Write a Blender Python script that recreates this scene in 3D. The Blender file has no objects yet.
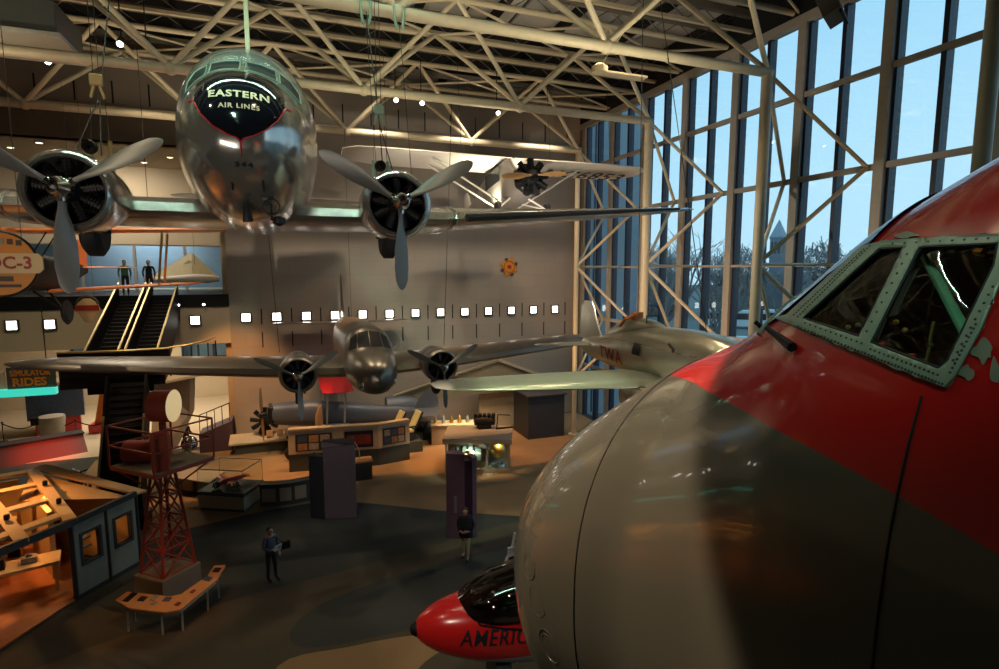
import bpy, bmesh, math, random
from mathutils import Vector as V, Matrix as MX
from mathutils.bvhtree import BVHTree
from mathutils.geometry import delaunay_2d_cdt
random.seed(7)
SC = bpy.context.scene; COL = SC.collection
PI = math.pi
sin, cos, R = math.sin, math.cos, math.radians

# ------------------------------------------------------------------ materials
def mat(name, col, rough=.6, metal=0., var=.12, scale=6., bump=0., spec=.5, emit=None, estr=0., coat=0.):
    m = bpy.data.materials.new(name); m.use_nodes = True
    nt = m.node_tree; N = nt.nodes; L = nt.links; b = N['Principled BSDF']
    b.inputs['Roughness'].default_value = rough; b.inputs['Metallic'].default_value = metal
    b.inputs['Specular IOR Level'].default_value = spec
    b.inputs['Coat Weight'].default_value = coat
    b.inputs['Base Color'].default_value = (*col, 1)
    if var or bump:
        tc = N.new('ShaderNodeTexCoord'); nz = N.new('ShaderNodeTexNoise')
        nz.inputs['Scale'].default_value = scale; nz.inputs['Detail'].default_value = 4
        L.new(tc.outputs['Object'], nz.inputs['Vector'])
        if var:
            mx = N.new('ShaderNodeMix'); mx.data_type = 'RGBA'
            L.new(nz.outputs['Fac'], mx.inputs['Factor'])
            mx.inputs['A'].default_value = (*[c*(1-var) for c in col], 1)
            mx.inputs['B'].default_value = (*[min(1, c*(1+var)) for c in col], 1)
            L.new(mx.outputs['Result'], b.inputs['Base Color'])
        if bump:
            bp = N.new('ShaderNodeBump'); bp.inputs['Strength'].default_value = bump
            bp.inputs['Distance'].default_value = .02
            L.new(nz.outputs['Fac'], bp.inputs['Height']); L.new(bp.outputs['Normal'], b.inputs['Normal'])
    if emit:
        b.inputs['Emission Color'].default_value = (*emit, 1); b.inputs['Emission Strength'].default_value = estr
    return m

def glass(name, tint=(1, 1, 1), rough=.0, ior=1.45, tr=1.):
    m = bpy.data.materials.new(name); m.use_nodes = True
    nt = m.node_tree; N = nt.nodes; L = nt.links
    N.remove(N['Principled BSDF']); o = N['Material Output']
    t = N.new('ShaderNodeBsdfTransparent'); t.inputs[0].default_value = (*[c*tr for c in tint], 1)
    g = N.new('ShaderNodeBsdfGlossy'); g.inputs['Roughness'].default_value = rough
    lw = N.new('ShaderNodeLayerWeight'); lw.inputs[0].default_value = .5
    pw = N.new('ShaderNodeMath'); pw.operation = 'POWER'; pw.inputs[1].default_value = 5
    f = N.new('ShaderNodeMath'); f.operation = 'MULTIPLY_ADD'; f0 = ((ior-1)/(ior+1))**2
    f.inputs[1].default_value = 1-f0; f.inputs[2].default_value = f0
    L.new(lw.outputs['Facing'], pw.inputs[0]); L.new(pw.outputs[0], f.inputs[0])
    mx = N.new('ShaderNodeMixShader')
    L.new(f.outputs[0], mx.inputs[0]); L.new(t.outputs[0], mx.inputs[1]); L.new(g.outputs[0], mx.inputs[2])
    L.new(mx.outputs[0], o.inputs[0])
    return m

def aluminium(name, col, rough, scale=(1.1, 1.1, 1.1), mort=.35, var=.12, metal=1.):
    """polished sheet metal with panel seams (brick pattern in object space) and small dents"""
    m = mat(name, col, rough, metal, 0, 3)
    nt = m.node_tree; N = nt.nodes; L = nt.links; b = N['Principled BSDF']
    tc = N.new('ShaderNodeTexCoord'); nz = N.new('ShaderNodeTexNoise'); nz.inputs['Scale'].default_value = 2.2
    nz.inputs['Detail'].default_value = 5
    L.new(tc.outputs['Object'], nz.inputs['Vector'])
    vo = N.new('ShaderNodeTexVoronoi'); vo.inputs['Scale'].default_value = .9
    vo.distance = 'CHEBYCHEV'
    L.new(tc.outputs['Object'], vo.inputs['Vector'])
    mx = N.new('ShaderNodeMix'); mx.data_type = 'RGBA'
    L.new(vo.outputs['Color'], mx.inputs['Factor'])
    mx.inputs['A'].default_value = (*[c*(1-var) for c in col], 1); mx.inputs['B'].default_value = (*[min(1, c*(1+var)) for c in col], 1)
    L.new(mx.outputs['Result'], b.inputs['Base Color'])
    bp = N.new('ShaderNodeBump'); bp.inputs['Strength'].default_value = mort; bp.inputs['Distance'].default_value = .03
    L.new(nz.outputs['Fac'], bp.inputs['Height']); L.new(bp.outputs['Normal'], b.inputs['Normal'])
    return m

M = {}
def mk(n, *a, **k): M[n] = mat(n, *a, **k)
mk('tube_cream', (.62, .53, .37), .42)
mk('tube_lit', (.60, .50, .32), .45)
mk('steel_tan', (.17, .155, .125), .5)
mk('mullion_grey', (.36, .335, .29), .5)
mk('mullion_dark', (.012, .016, .04), .4)
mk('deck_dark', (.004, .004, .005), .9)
mk('roof_panel', (.45, .45, .44), .7)
mk('stone', (.36, .305, .25), .75, var=.08, scale=.7)
mk('plaster', (.50, .42, .30), .8, var=.05)
mk('fascia', (.20, .17, .135), .8, var=.08)
mk('slot', (.012, .011, .01), .8)
mk('frame_brown', (.07, .045, .03), .6)
mk('light_panel', (.9, .9, .9), .5, var=0, emit=(1., .93, .84), estr=5.)
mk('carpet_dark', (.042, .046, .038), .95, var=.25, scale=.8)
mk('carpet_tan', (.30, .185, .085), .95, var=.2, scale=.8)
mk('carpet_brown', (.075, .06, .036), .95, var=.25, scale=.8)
mk('black', (.006, .006, .007), .55, spec=.3)
mk('black_gloss', (.006, .007, .012), .08, var=0, coat=.5)
mk('rubber', (.012, .012, .014), .7)
mk('dark_metal', (.05, .05, .052), .4, .8)
mk('engine_metal', (.03, .03, .032), .5, .6)
mk('chrome', (.75, .73, .70), .12, 1., var=0)
mk('prop_grey', (.17, .175, .165), .4, .3)
mk('prop_wood', (.42, .24, .10), .35)
mk('brass', (.55, .38, .12), .3, .9)
mk('red_paint', (.52, .012, .014), .3, coat=.3, var=.1)
mk('red_lettering', (.35, .02, .015), .5, var=0)
mk('letter_cream', (.60, .52, .36), .5, var=0)
mk('letter_black', (.012, .012, .014), .5, var=0)
mk('white_fabric', (.72, .69, .62), .65, var=.06)
mk('silver_fabric', (.27, .25, .235), .5, .3)
mk('pale_green', (.47, .47, .36), .35, .45)
mk('wing_grey', (.30, .28, .24), .38, .7)
mk('orange_paint', (.75, .21, .035), .4)
mk('sign_orange', (.62, .22, .015), .5, var=.05)
mk('sign_cream', (.66, .46, .22), .5, var=.05)
mk('tower_red', (.32, .045, .02), .55)
mk('concrete', (.22, .19, .14), .85, bump=.2, scale=20)
mk('bench_wood', (.55, .27, .10), .5)
mk('hut_blue', (.26, .27, .23), .7)
mk('hut_trim', (.035, .04, .04), .6)
mk('hut_wood', (.55, .36, .15), .6)
mk('floor_wood', (.40, .13, .035), .45, var=.35, scale=5)
mk('case_cream', (.50, .43, .30), .6)
mk('case_green', (.055, .07, .062), .6)
mk('case_tan', (.40, .32, .21), .6)
mk('pylon_dark', (.035, .038, .045), .5)
mk('pylon_mauve', (.16, .115, .13), .5)
mk('purple', (.105, .055, .085), .5)
mk('purple_dark', (.03, .008, .025), .5)
mk('photo_dark', (.02, .02, .03), .3)
mk('photo_red', (.20, .035, .025), .4, var=.8, scale=3)
mk('photo_grey', (.26, .24, .21), .4, var=.7, scale=9)
mk('photo_orange', (.32, .17, .07), .4, var=.6, scale=9)
mk('photo_blue', (.05, .075, .13), .4, var=.6, scale=9)
mk('skin', (.48, .27, .19), .5, var=.03)
mk('hair', (.02, .013, .01), .6)
mk('shirt_green', (.06, .16, .09), .8)
mk('shirt_blue', (.10, .12, .16), .8)
mk('trouser_dark', (.018, .012, .016), .8)
mk('trouser_khaki', (.42, .33, .17), .8)
mk('jacket_black', (.008, .009, .014), .8)
mk('paper', (.70, .68, .66), .7)
mk('yellow_block', (.55, .42, .18), .5)
mk('green_block', (.28, .40, .30), .5)
mk('cable', (.05, .045, .035), .6)
mk('duct', (.075, .072, .066), .6)
mk('rail_brass', (.55, .42, .17), .35, .6)
mk('escalator_black', (.007, .006, .007), .6, spec=.2)
mk('teal_light', (.05, .5, .4), .4, var=0, emit=(.05, .75, .58), estr=.55)
mk('grey_blue_plane', (.13, .14, .165), .45, .2)
mk('seat_yellow', (.55, .48, .22), .6)
mk('gold', (.65, .45, .13), .3, .8)
mk('car_silver', (.45, .55, .50), .2, .7)
mk('building_stone', (.22, .24, .26), .9)
mk('facade_blue', (.30, .34, .38), .6, var=.05)
mk('bark', (.22, .20, .19), .95)
mk('twig', (.26, .24, .24), .95)
mk('bare_crown', (.30, .28, .27), 1., var=.3, scale=.6)
mk('lawn', (.17, .17, .155), .95)
mk('bus_white', (.65, .66, .66), .5)
mk('tinted', (.02, .025, .03), .2)
mk('ramp_purple', (.06, .035, .05), .7)
mk('glow_counter', (.13, .03, .025), .5, var=.1)
mk('beacon_lens', (.75, .60, .35), .25, var=0, emit=(1., .72, .36), estr=.35)
mk('spot_glow', (1, 1, 1), .5, var=0, emit=(1., .85, .85), estr=9.)
mk('down_glow', (1, 1, 1), .5, var=0, emit=(1., .9, .65), estr=5.)
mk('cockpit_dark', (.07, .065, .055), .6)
mk('frame_green', (.27, .32, .26), .45, .3)
mk('windshield_dark', (.035, .045, .05), .12, var=.2, coat=.3)
mk('reflection_green', (.30, .75, .52), .25, .3)  # green of the lamp reflection modelled in the cockpit window
mk('worn', (.24, .25, .20), .5, .3)
mk('cream_paper', (.70, .62, .40), .7)
mk('grey_plain', (.30, .265, .21), .7)
mk('canopy_tan', (.30, .25, .16), .6)
M['alu_polished'] = aluminium('alu_polished', (.60, .59, .56), .18, mort=.14, metal=.88)
M['alu_wing'] = aluminium('alu_wing', (.50, .49, .46), .26, mort=.12, metal=.85)
M['alu_dull'] = aluminium('alu_dull', (.20, .185, .155), .33, mort=.10, metal=.75)
M['alu_olive'] = aluminium('alu_olive', (.50, .48, .38), .28, mort=.10, metal=.8)
M['pane'] = glass('pane', (.86, .95, .98), ior=1.5)
M['case_glass'] = glass('case_glass', (.92, .97, .95), ior=1.45)
M['cockpit_glass'] = glass('cockpit_glass', (.70, .76, .72), ior=1.5)
M['canopy_glass'] = glass('canopy_glass', (.07, .085, .07), .03, ior=2.1)

# ------------------------------------------------------------------ geometry
class B:
    def __init__(s): s.v = []; s.f = []
    def add(s, vs, fs):
        o = len(s.v); s.v += [tuple(p) for p in vs]; s.f += [tuple(i+o for i in f) for f in fs]; return s
    def box(s, x0, y0, z0, x1, y1, z1):
        return s.add([(x0,y0,z0),(x1,y0,z0),(x1,y1,z0),(x0,y1,z0),(x0,y0,z1),(x1,y0,z1),(x1,y1,z1),(x0,y1,z1)],
                     [(0,3,2,1),(4,5,6,7),(0,1,5,4),(1,2,6,5),(2,3,7,6),(3,0,4,7)])
    def obox(s, c, sx, sy, sz, rz=0, mx=None):
        b = B().box(-sx/2, -sy/2, -sz/2, sx/2, sy/2, sz/2)
        m = MX.Translation(V(c)) @ (mx if mx else MX.Rotation(rz, 4, 'Z'))
        return s.add([m @ V(p) for p in b.v], b.f)
    def frame(s, d):
        d = V(d).normalized(); a = V((0,0,1)) if abs(d.z) < .95 else V((1,0,0))
        u = d.cross(a).normalized(); return u, u.cross(d).normalized()
    def cyl(s, p0, p1, r0, r1=None, n=10):
        p0, p1 = V(p0), V(p1); r1 = r0 if r1 is None else r1
        u, w = s.frame(p1-p0); vs = []
        for p, r in ((p0, r0), (p1, r1)):
            vs += [p + (u*cos(2*PI*i/n) + w*sin(2*PI*i/n))*r for i in range(n)]
        fs = [(i, (i+1) % n, n+(i+1) % n, n+i) for i in range(n)]
        return s.add(vs, fs+[tuple(range(n-1, -1, -1)), tuple(range(n, 2*n))])
    def bar(s, p0, p1, w, h):
        p0, p1 = V(p0), V(p1); u, q = s.frame(p1-p0)
        vs = [p+u*a*w/2+q*b*h/2 for p in (p0, p1) for a, b in ((-1,-1),(1,-1),(1,1),(-1,1))]
        return s.add(vs, [(0,1,5,4),(1,2,6,5),(2,3,7,6),(3,0,4,7),(3,2,1,0),(4,5,6,7)])
    def tube(s, pts, r, n=8, closed=False):
        pts = [V(p) for p in pts]; k = len(pts); vs = []; rr = r if isinstance(r, (list, tuple)) else [r]*k
        pu = None
        for i, p in enumerate(pts):
            d = (pts[(i+1) % k]-pts[i-1]) if closed else (pts[min(i+1, k-1)]-pts[max(i-1, 0)])
            d.normalize()
            if pu is None: u, w = s.frame(d)
            else:
                u = pu - d*pu.dot(d); u.normalize(); w = d.cross(u)*-1
                w = u.cross(d)
            pu = u
            vs += [p+(u*cos(2*PI*j/n)+w*sin(2*PI*j/n))*rr[i] for j in range(n)]
        fs = []
        for i in range(k if closed else k-1):
            a, b = i*n, ((i+1) % k)*n
            fs += [(a+j, a+(j+1) % n, b+(j+1) % n, b+j) for j in range(n)]
        if not closed: fs += [tuple(range(n-1, -1, -1)), tuple(range((k-1)*n, k*n))]
        return s.add(vs, fs)
    def loft(s, rings, caps=True):
        n = len(rings[0]); vs = [p for r in rings for p in r]; fs = []
        for i in range(len(rings)-1):
            a, b = i*n, (i+1)*n
            fs += [(a+j, a+(j+1) % n, b+(j+1) % n, b+j) for j in range(n)]
        if caps: fs += [tuple(range(n-1, -1, -1)), tuple(range((len(rings)-1)*n, len(rings)*n))]
        return s.add(vs, fs)
    def lathe(s, prof, c, ax=(0, 1, 0), n=28, closed=False):
        """prof: (radius, height along ax)"""
        c, ax = V(c), V(ax).normalized(); u, w = s.frame(ax); k = len(prof)
        vs = [c+ax*h+(u*cos(2*PI*j/n)+w*sin(2*PI*j/n))*max(r, .0005) for r, h in prof for j in range(n)]
        fs = [(i*n+j, i*n+(j+1) % n, ((i+1) % k)*n+(j+1) % n, ((i+1) % k)*n+j) for i in range(k if closed else k-1) for j in range(n)]
        return s.add(vs, fs)
    def ball(s, c, r, n=14, m=9):
        r = (r, r, r) if not isinstance(r, (tuple, list)) else r
        rings = []
        for i in range(m+1):
            t = PI*i/m
            rings.append([(c[0]+r[0]*max(sin(t), .002)*cos(2*PI*j/n), c[1]+r[1]*max(sin(t), .002)*sin(2*PI*j/n), c[2]+r[2]*cos(t)) for j in range(n)])
        return s.loft(rings)
    def prism(s, poly, ext):
        n = len(poly); e = V(ext); vs = [V(p) for p in poly]+[V(p)+e for p in poly]
        return s.add(vs, [tuple(range(n-1, -1, -1)), tuple(range(n, 2*n))]+[(i, (i+1) % n, n+(i+1) % n, n+i) for i in range(n)])
    def tf(s, m):
        s.v = [tuple(m @ V(p)) for p in s.v]; return s
    def build(s, name, m, parent=None, smooth=True, bevel=0, kind=None, ang=.6, solid=0):
        me = bpy.data.meshes.new(name)
        me.from_pydata(s.v, [], s.f)
        bm = bmesh.new(); bm.from_mesh(me); bmesh.ops.recalc_face_normals(bm, faces=bm.faces); bm.to_mesh(me); bm.free()
        me.materials.append(M[m] if isinstance(m, str) else m)
        if smooth:
            me.shade_smooth(); me.set_sharp_from_angle(angle=ang)
        o = bpy.data.objects.new(name, me); COL.objects.link(o)
        if parent: o.parent = parent
        if bevel:
            md = o.modifiers.new('b', 'BEVEL'); md.width = bevel; md.segments = 2; md.limit_method = 'ANGLE'
        if solid:
            md = o.modifiers.new('s', 'SOLIDIFY'); md.thickness = solid; md.offset = 0
        if kind: o['kind'] = kind
        return o

def thing(name, label, cat, loc, rz=0, group=None):
    o = bpy.data.objects.new(name, None); COL.objects.link(o); o.location = loc; o.rotation_euler = (0, 0, rz)
    o.empty_display_size = .1
    o['label'] = label; o['category'] = cat
    if group: o['group'] = group
    return o
def solo(name, b, m, label, cat, group=None, **k):
    """a one-mesh thing given in world coordinates; origin moved to its base"""
    xs, ys, zs = zip(*b.v); c = V(((min(xs)+max(xs))/2, (min(ys)+max(ys))/2, min(zs)))
    b.v = [tuple(V(p)-c) for p in b.v]
    o = b.build(name, m, **k); o.location = c; o['label'] = label; o['category'] = cat
    if group: o['group'] = group
    return o
def copy_tree(o, parent=None, mats=None):
    c = o.copy(); COL.objects.link(c)
    if parent: c.parent = parent
    for ch in list(o.children): copy_tree(ch, c)
    return c

def pchip(xs, ys, x):
    n = len(xs); h = [xs[i+1]-xs[i] for i in range(n-1)]; d = [(ys[i+1]-ys[i])/h[i] for i in range(n-1)]
    m = [d[0]]+[0 if d[i-1]*d[i] <= 0 else 2*d[i-1]*d[i]/(d[i-1]+d[i]) for i in range(1, n-1)]+[d[-1]]
    i = 0
    while i < n-2 and x > xs[i+1]: i += 1
    t = (x-xs[i])/h[i]
    return ((2*t**3-3*t*t+1)*ys[i]+(t**3-2*t*t+t)*h[i]*m[i]+(-2*t**3+3*t*t)*ys[i+1]+(t**3-t*t)*h[i]*m[i+1])

def body_rings(st, n_len=60, n_ang=40, ex=2.2, axis='y', dist=None):
    """st rows: (s, ztop, zbot, half width, x offset)"""
    xs = [r[0] for r in st]; rings = []
    for i in range(n_len):
        s = xs[0]+(xs[-1]-xs[0])*(i/(n_len-1) if not dist else dist(i/(n_len-1)))
        zt, zb, hw = (pchip(xs, [r[k] for r in st], s) for k in (1, 2, 3))
        xo = pchip(xs, [r[4] for r in st], s) if len(st[0]) > 4 else 0
        ring = []
        for j in range(n_ang):
            t = 2*PI*j/n_ang; c, q = cos(t), sin(t)
            cx = math.copysign(abs(c)**(2/ex), c)*hw+xo; cz = (zt+zb)/2+math.copysign(abs(q)**(2/ex), q)*(zt-zb)/2
            ring.append((cx, s, cz) if axis == 'y' else (s, cx, cz))
        rings.append(ring)
    return rings

def airfoil(n=9):
    up = [((1-cos(PI*i/n))/2) for i in range(n+1)]
    th = lambda x: 5*(.2969*math.sqrt(x)-.126*x-.3516*x*x+.2843*x**3-.1036*x**4)
    top = [(x, th(x)) for x in up]; bot = [(x, -th(x)*.55) for x in reversed(up[1:-1])]
    return top+bot
AF = airfoil()
def wing(secs, ax='y'):
    """secs: (span x, leading edge y, z, chord, thickness)"""
    b = B(); rings = []
    for x, y, z, c, t in secs:
        rings.append([(x, y+u*c, z+w*t) if ax == 'y' else (y+u*c, x, z+w*t) for u, w in AF])
    return b.loft(rings)
def fin(secs):
    """vertical surface: (z, leading edge y, chord, thickness, x)"""
    b = B(); rings = []
    for z, y, c, t, x in secs:
        rings.append([(x+w*t*(1 if w > 0 else 1.8), y+u*c, z) for u, w in AF])
    return b.loft(rings)

def inpoly(x, y, poly):
    r = False; n = len(poly)
    for i in range(n):
        x1, y1 = poly[i]; x2, y2 = poly[i-1]
        if (y1 > y) != (y2 > y) and x < (x2-x1)*(y-y1)/(y2-y1)+x1: r = not r
    return r
def patch(outer, holes=(), step=.05):
    """triangulated flat region with inner grid points -> verts2d, tris"""
    vs, es = [], []
    def ring(p):
        q = []
        for i in range(len(p)):
            a, b = V(p[i]), V(p[(i+1) % len(p)]); k = max(1, int((b-a).length/step))
            q += [a.lerp(b, j/k) for j in range(k)]
        o = len(vs); vs.extend(q); es.extend((o+i, o+(i+1) % len(q)) for i in range(len(q)))
    ring(outer)
    for h in holes: ring(h)
    xs = [p[0] for p in outer]; ys = [p[1] for p in outer]
    x = min(xs)
    while x < max(xs):
        y = min(ys)
        while y < max(ys):
            if inpoly(x, y, outer) and not any(inpoly(x, y, h) for h in holes): vs.append(V((x, y)))
            y += step
        x += step
    r = delaunay_2d_cdt([V((p[0], p[1])) for p in vs], es, [], 0, 1e-6)
    v2, tr = r[0], []
    for f in r[2]:
        cx = sum(v2[i].x for i in f)/len(f); cy = sum(v2[i].y for i in f)/len(f)
        if inpoly(cx, cy, outer) and not any(inpoly(cx, cy, h) for h in holes): tr.append(tuple(f))
    return [(p.x, p.y) for p in v2], tr

def text_mesh(s, size, space=1., bold=.0, shear=0.):
    cu = bpy.data.curves.new('t', 'FONT'); cu.body = s; cu.size = size; cu.align_x = 'CENTER'; cu.align_y = 'CENTER'
    cu.space_character = space; cu.offset = bold; cu.shear = shear; cu.resolution_u = 3
    o = bpy.data.objects.new('t', cu); COL.objects.link(o)
    bpy.context.view_layer.update()
    me = bpy.data.meshes.new_from_object(o.evaluated_get(bpy.context.evaluated_depsgraph_get()))
    vs = [tuple(v.co) for v in me.vertices]; fs = [tuple(p.vertices) for p in me.polygons]
    bpy.data.objects.remove(o); bpy.data.meshes.remove(me); bpy.data.curves.remove(cu)
    return vs, fs
def text_part(s, size, fn, m, parent, name='lettering', **k):
    vs, fs = text_mesh(s, size, **k)
    bm = bmesh.new(); bv = [bm.verts.new(p) for p in vs]
    for f in fs:
        try: bm.faces.new([bv[i] for i in f])
        except ValueError: pass
    for _ in range(4):
        bmesh.ops.triangulate(bm, faces=bm.faces[:])
        lg = [e for e in bm.edges if e.calc_length() > size*.16]
        if not lg: break
        bmesh.ops.subdivide_edges(bm, edges=lg, cuts=1)
    bm.verts.index_update(); vs = [tuple(v.co) for v in bm.verts]; fs = [tuple(v.index for v in f.verts) for f in bm.faces]; bm.free()
    return B().add([fn(x, y) for x, y, _ in vs], fs).build(name, m, parent, smooth=False)

def blade(root, c, Rr, ang, m, w=.17, parent=None, wood=False):
    """one propeller blade in the plane facing -Y, pointing along angle ang (0 = +x)"""
    rings = []
    prof = [(.10, .35, .9, 62), (.2, .45, .7, 52), (.35, .78, .35, 40), (.55, 1., .22, 30), (.75, .98, .16, 24), (.9, .78, .12, 20), (.97, .45, .09, 18), (1., .12, .05, 18)]
    d = V((cos(ang), 0, sin(ang))); e = V((-sin(ang), 0, cos(ang)))
    for t, ww, th, tw in prof:
        a = R(tw); cw = e*cos(a)+V((0, 1, 0))*sin(a); n = d.cross(cw)
        rings.append([V(c)+d*Rr*t+cw*(w*ww*cos(2*PI*i/10))+n*(w*.34*th*sin(2*PI*i/10)) for i in range(10)])
    return B().loft(rings).build('blade', m, parent)
def propeller(root, c, Rr, angs, m='prop_grey', w=.17, hub='chrome', hr=.17):
    h = B().lathe([(.01, -.34*hr/.17), (.07*hr/.17, -.33*hr/.17), (.10*hr/.17, -.2*hr/.17), (hr, -.1), (hr, .1), (.08, .16), (.06, .4)], c, n=20)
    for a in angs: h.cyl(c, V(c)+V((cos(a), 0, sin(a)))*Rr*.13, hr*.55, hr*.42, 12)
    p = h.build('propeller', hub, root)
    for a in angs: blade(root, c, Rr, a, m, w, p)
    return p
def radial(root, c, Rr, n=9, m='engine_metal'):
    b = B().lathe([(.02, -.3), (Rr*.28, -.26), (Rr*.36, -.1), (Rr*.36, .25), (.05, .3)], c, n=18)
    e = b.build('radial_engine', m, root)
    for i in range(n):
        a = 2*PI*i/n+PI/2; d = V((cos(a), 0, sin(a))); k = B()
        k.cyl(V(c)+d*Rr*.3, V(c)+d*Rr*.92, Rr*.12, Rr*.13, 8)
        for q in range(5): k.cyl(V(c)+d*Rr*(.5+q*.09), V(c)+d*Rr*(.535+q*.09), Rr*.175, n=10)
        k.cyl(V(c)+d*Rr*.3+V((0, -.12, 0)), V(c)+d*Rr*.86+V((0, -.1, 0)), .014, n=5)
        k.build('engine_cylinder', m, e)
    return e
# ------------------------------------------------------------------ camera
H = 9.0; F = 556.; YAW = R(20.6); PIT = math.atan(64/556.)
RT = V((cos(YAW), -sin(YAW), 0)); FH = V((sin(YAW), cos(YAW), 0))
FW = FH*cos(PIT)-V((0, 0, sin(PIT))); UP = FH*sin(PIT)+V((0, 0, cos(PIT)))
cam = bpy.data.cameras.new('camera'); co = bpy.data.objects.new('camera', cam); COL.objects.link(co)
cam.sensor_width = 36; cam.lens = 36*F/999; cam.clip_start = .05; cam.clip_end = 2000
rm = MX((RT, UP, -FW)).transposed().to_4x4(); rm.translation = (0, 0, H); co.matrix_world = rm
SC.camera = co
def ray(x, y): return (RT*(x-499.5)+FW*F+UP*(334.5-y)).normalized()
CAMP = V((0, 0, H))
def proj(p):
    d = V(p)-CAMP; z = d.dot(FW)
    return 499.5+F*d.dot(RT)/z, 334.5-F*d.dot(UP)/z

# ------------------------------------------------------------------ the hall
XR, YB, TOP = 17.0, 31.0, 17.55
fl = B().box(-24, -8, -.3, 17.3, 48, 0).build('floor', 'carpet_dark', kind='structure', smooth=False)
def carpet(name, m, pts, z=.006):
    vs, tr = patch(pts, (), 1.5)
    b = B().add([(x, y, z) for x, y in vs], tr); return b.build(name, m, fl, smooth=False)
def smooth2(p, k=5):
    out = []; n = len(p)
    for i in range(n):
        a, b, c, d = (V(p[(i+q) % n]) for q in (-1, 0, 1, 2))
        for j in range(k):
            t = j/k; out.append(tuple(.5*((2*b)+(c-a)*t+(2*a-5*b+4*c-d)*t*t+(3*b-a-3*c+d)*t**3)))
    return out
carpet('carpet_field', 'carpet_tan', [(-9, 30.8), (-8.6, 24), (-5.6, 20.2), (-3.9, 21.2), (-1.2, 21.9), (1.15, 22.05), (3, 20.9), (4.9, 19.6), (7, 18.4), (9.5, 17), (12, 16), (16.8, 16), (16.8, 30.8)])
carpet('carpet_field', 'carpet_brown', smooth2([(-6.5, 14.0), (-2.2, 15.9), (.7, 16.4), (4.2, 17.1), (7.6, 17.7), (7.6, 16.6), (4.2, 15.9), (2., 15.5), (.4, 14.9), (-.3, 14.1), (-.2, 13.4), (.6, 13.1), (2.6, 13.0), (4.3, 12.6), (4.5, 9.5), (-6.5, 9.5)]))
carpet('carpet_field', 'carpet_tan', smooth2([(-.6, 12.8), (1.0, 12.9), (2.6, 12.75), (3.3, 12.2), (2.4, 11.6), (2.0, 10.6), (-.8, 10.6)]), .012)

# ground outside, walls behind and beside the camera
B().box(17.4, -60, -1.6, 330, 330, -1.2).build('lawn_ground', 'lawn', kind='structure', smooth=False)
B().box(-24.3, -8, 0, -24, 48, 19.6).build('wall_left', 'plaster', kind='structure', smooth=False)
B().box(-24.3, -8.3, 0, 17.3, -8, 19.6).build('wall_front', 'fascia', kind='structure', smooth=False)
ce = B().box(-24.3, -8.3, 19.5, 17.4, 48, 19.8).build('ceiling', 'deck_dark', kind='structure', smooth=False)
b = B()
for i in range(7):
    b.box(3.2+i*2.0, 14.6, 19.36, 5.05+i*2.0, 23.6, 19.5)
b.build('ceiling_panel', 'roof_panel', ce, smooth=False, bevel=.03)
# back wall of stone panels
wb = B().box(-2.9, YB, 0, 17.3, YB+.5, 16.15).build('wall_back', 'stone', kind='structure', smooth=False)
nt = M['stone'].node_tree; N = nt.nodes; L = nt.links
tc = N.new('ShaderNodeTexCoord'); mp = N.new('ShaderNodeMapping'); mp.inputs['Rotation'].default_value = (R(90), 0, 0)
br = N.new('ShaderNodeTexBrick'); br.offset = .5; br.inputs['Scale'].default_value = 1.
for k, v in (('Brick Width', 1.46), ('Row Height', .73), ('Mortar Size', .006)): br.inputs[k].default_value = v
br.inputs['Color1'].default_value = (.36, .305, .25, 1); br.inputs['Color2'].default_value = (.33, .285, .24, 1); br.inputs['Mortar'].default_value = (.27, .23, .19, 1)
L.new(tc.outputs['Object'], mp.inputs['Vector']); L.new(mp.outputs[0], br.inputs['Vector']); L.new(br.outputs['Color'], N['Principled BSDF'].inputs['Base Color'])
B().box(-24, YB-.08, 14.9, 17.3, YB+.5, 16.15).build('trim_1', 'fascia', kind='structure', smooth=False)
B().box(-24, YB-.22, 16.15, 17.0, YB+.5, 16.42).build('trim_2', 'tube_cream', kind='structure', smooth=False)
B().box(-24, YB+.05, 16.42, 17.3, YB+.5, 19.5).build('wall_upper', 'stone', kind='structure', smooth=False)
b = B(); wx = [-2.15+1.4535*i for i in range(13)]
for i in range(13):
    x = wx[i]+.727
    for z0, z1 in ((6.25, 7.05), (5.05, 5.85)): b.box(x-.03, YB-.012, z0, x+.03, YB+.1, z1)
for i in range(-14, 14):
    x = -2.15+1.4535*i+.727; b.box(x-.035, YB+.035, 16.6, x+.035, YB+.2, 17.6)
b.build('panel_slot', 'slot', wb, smooth=False)
# square lit windows
def lit_window(i, x, y, z, s=.195):
    b = B()
    for x0, x1, z0, z1 in ((-s-.07, -s, -s-.05, s+.05), (s, s+.07, -s-.05, s+.05), (-s, s, -s-.05, -s), (-s, s, s, s+.05)):
        b.box(x+x0, y-.10, z+z0, x+x1, y+.02, z+z1)
    o = b.build('window_%d' % i, 'frame_brown', kind='structure', smooth=False)
    B().box(x-s, y-.03, z-s, x+s, y-.01, z+s).build('pane', 'light_panel', o, smooth=False)
for i, x in enumerate(wx): lit_window(i+2, x, YB, 6.62)
for i, x in enumerate((-11.75, -10.35, -4.45)): lit_window(i+15, x, YB, 6.55)

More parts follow.
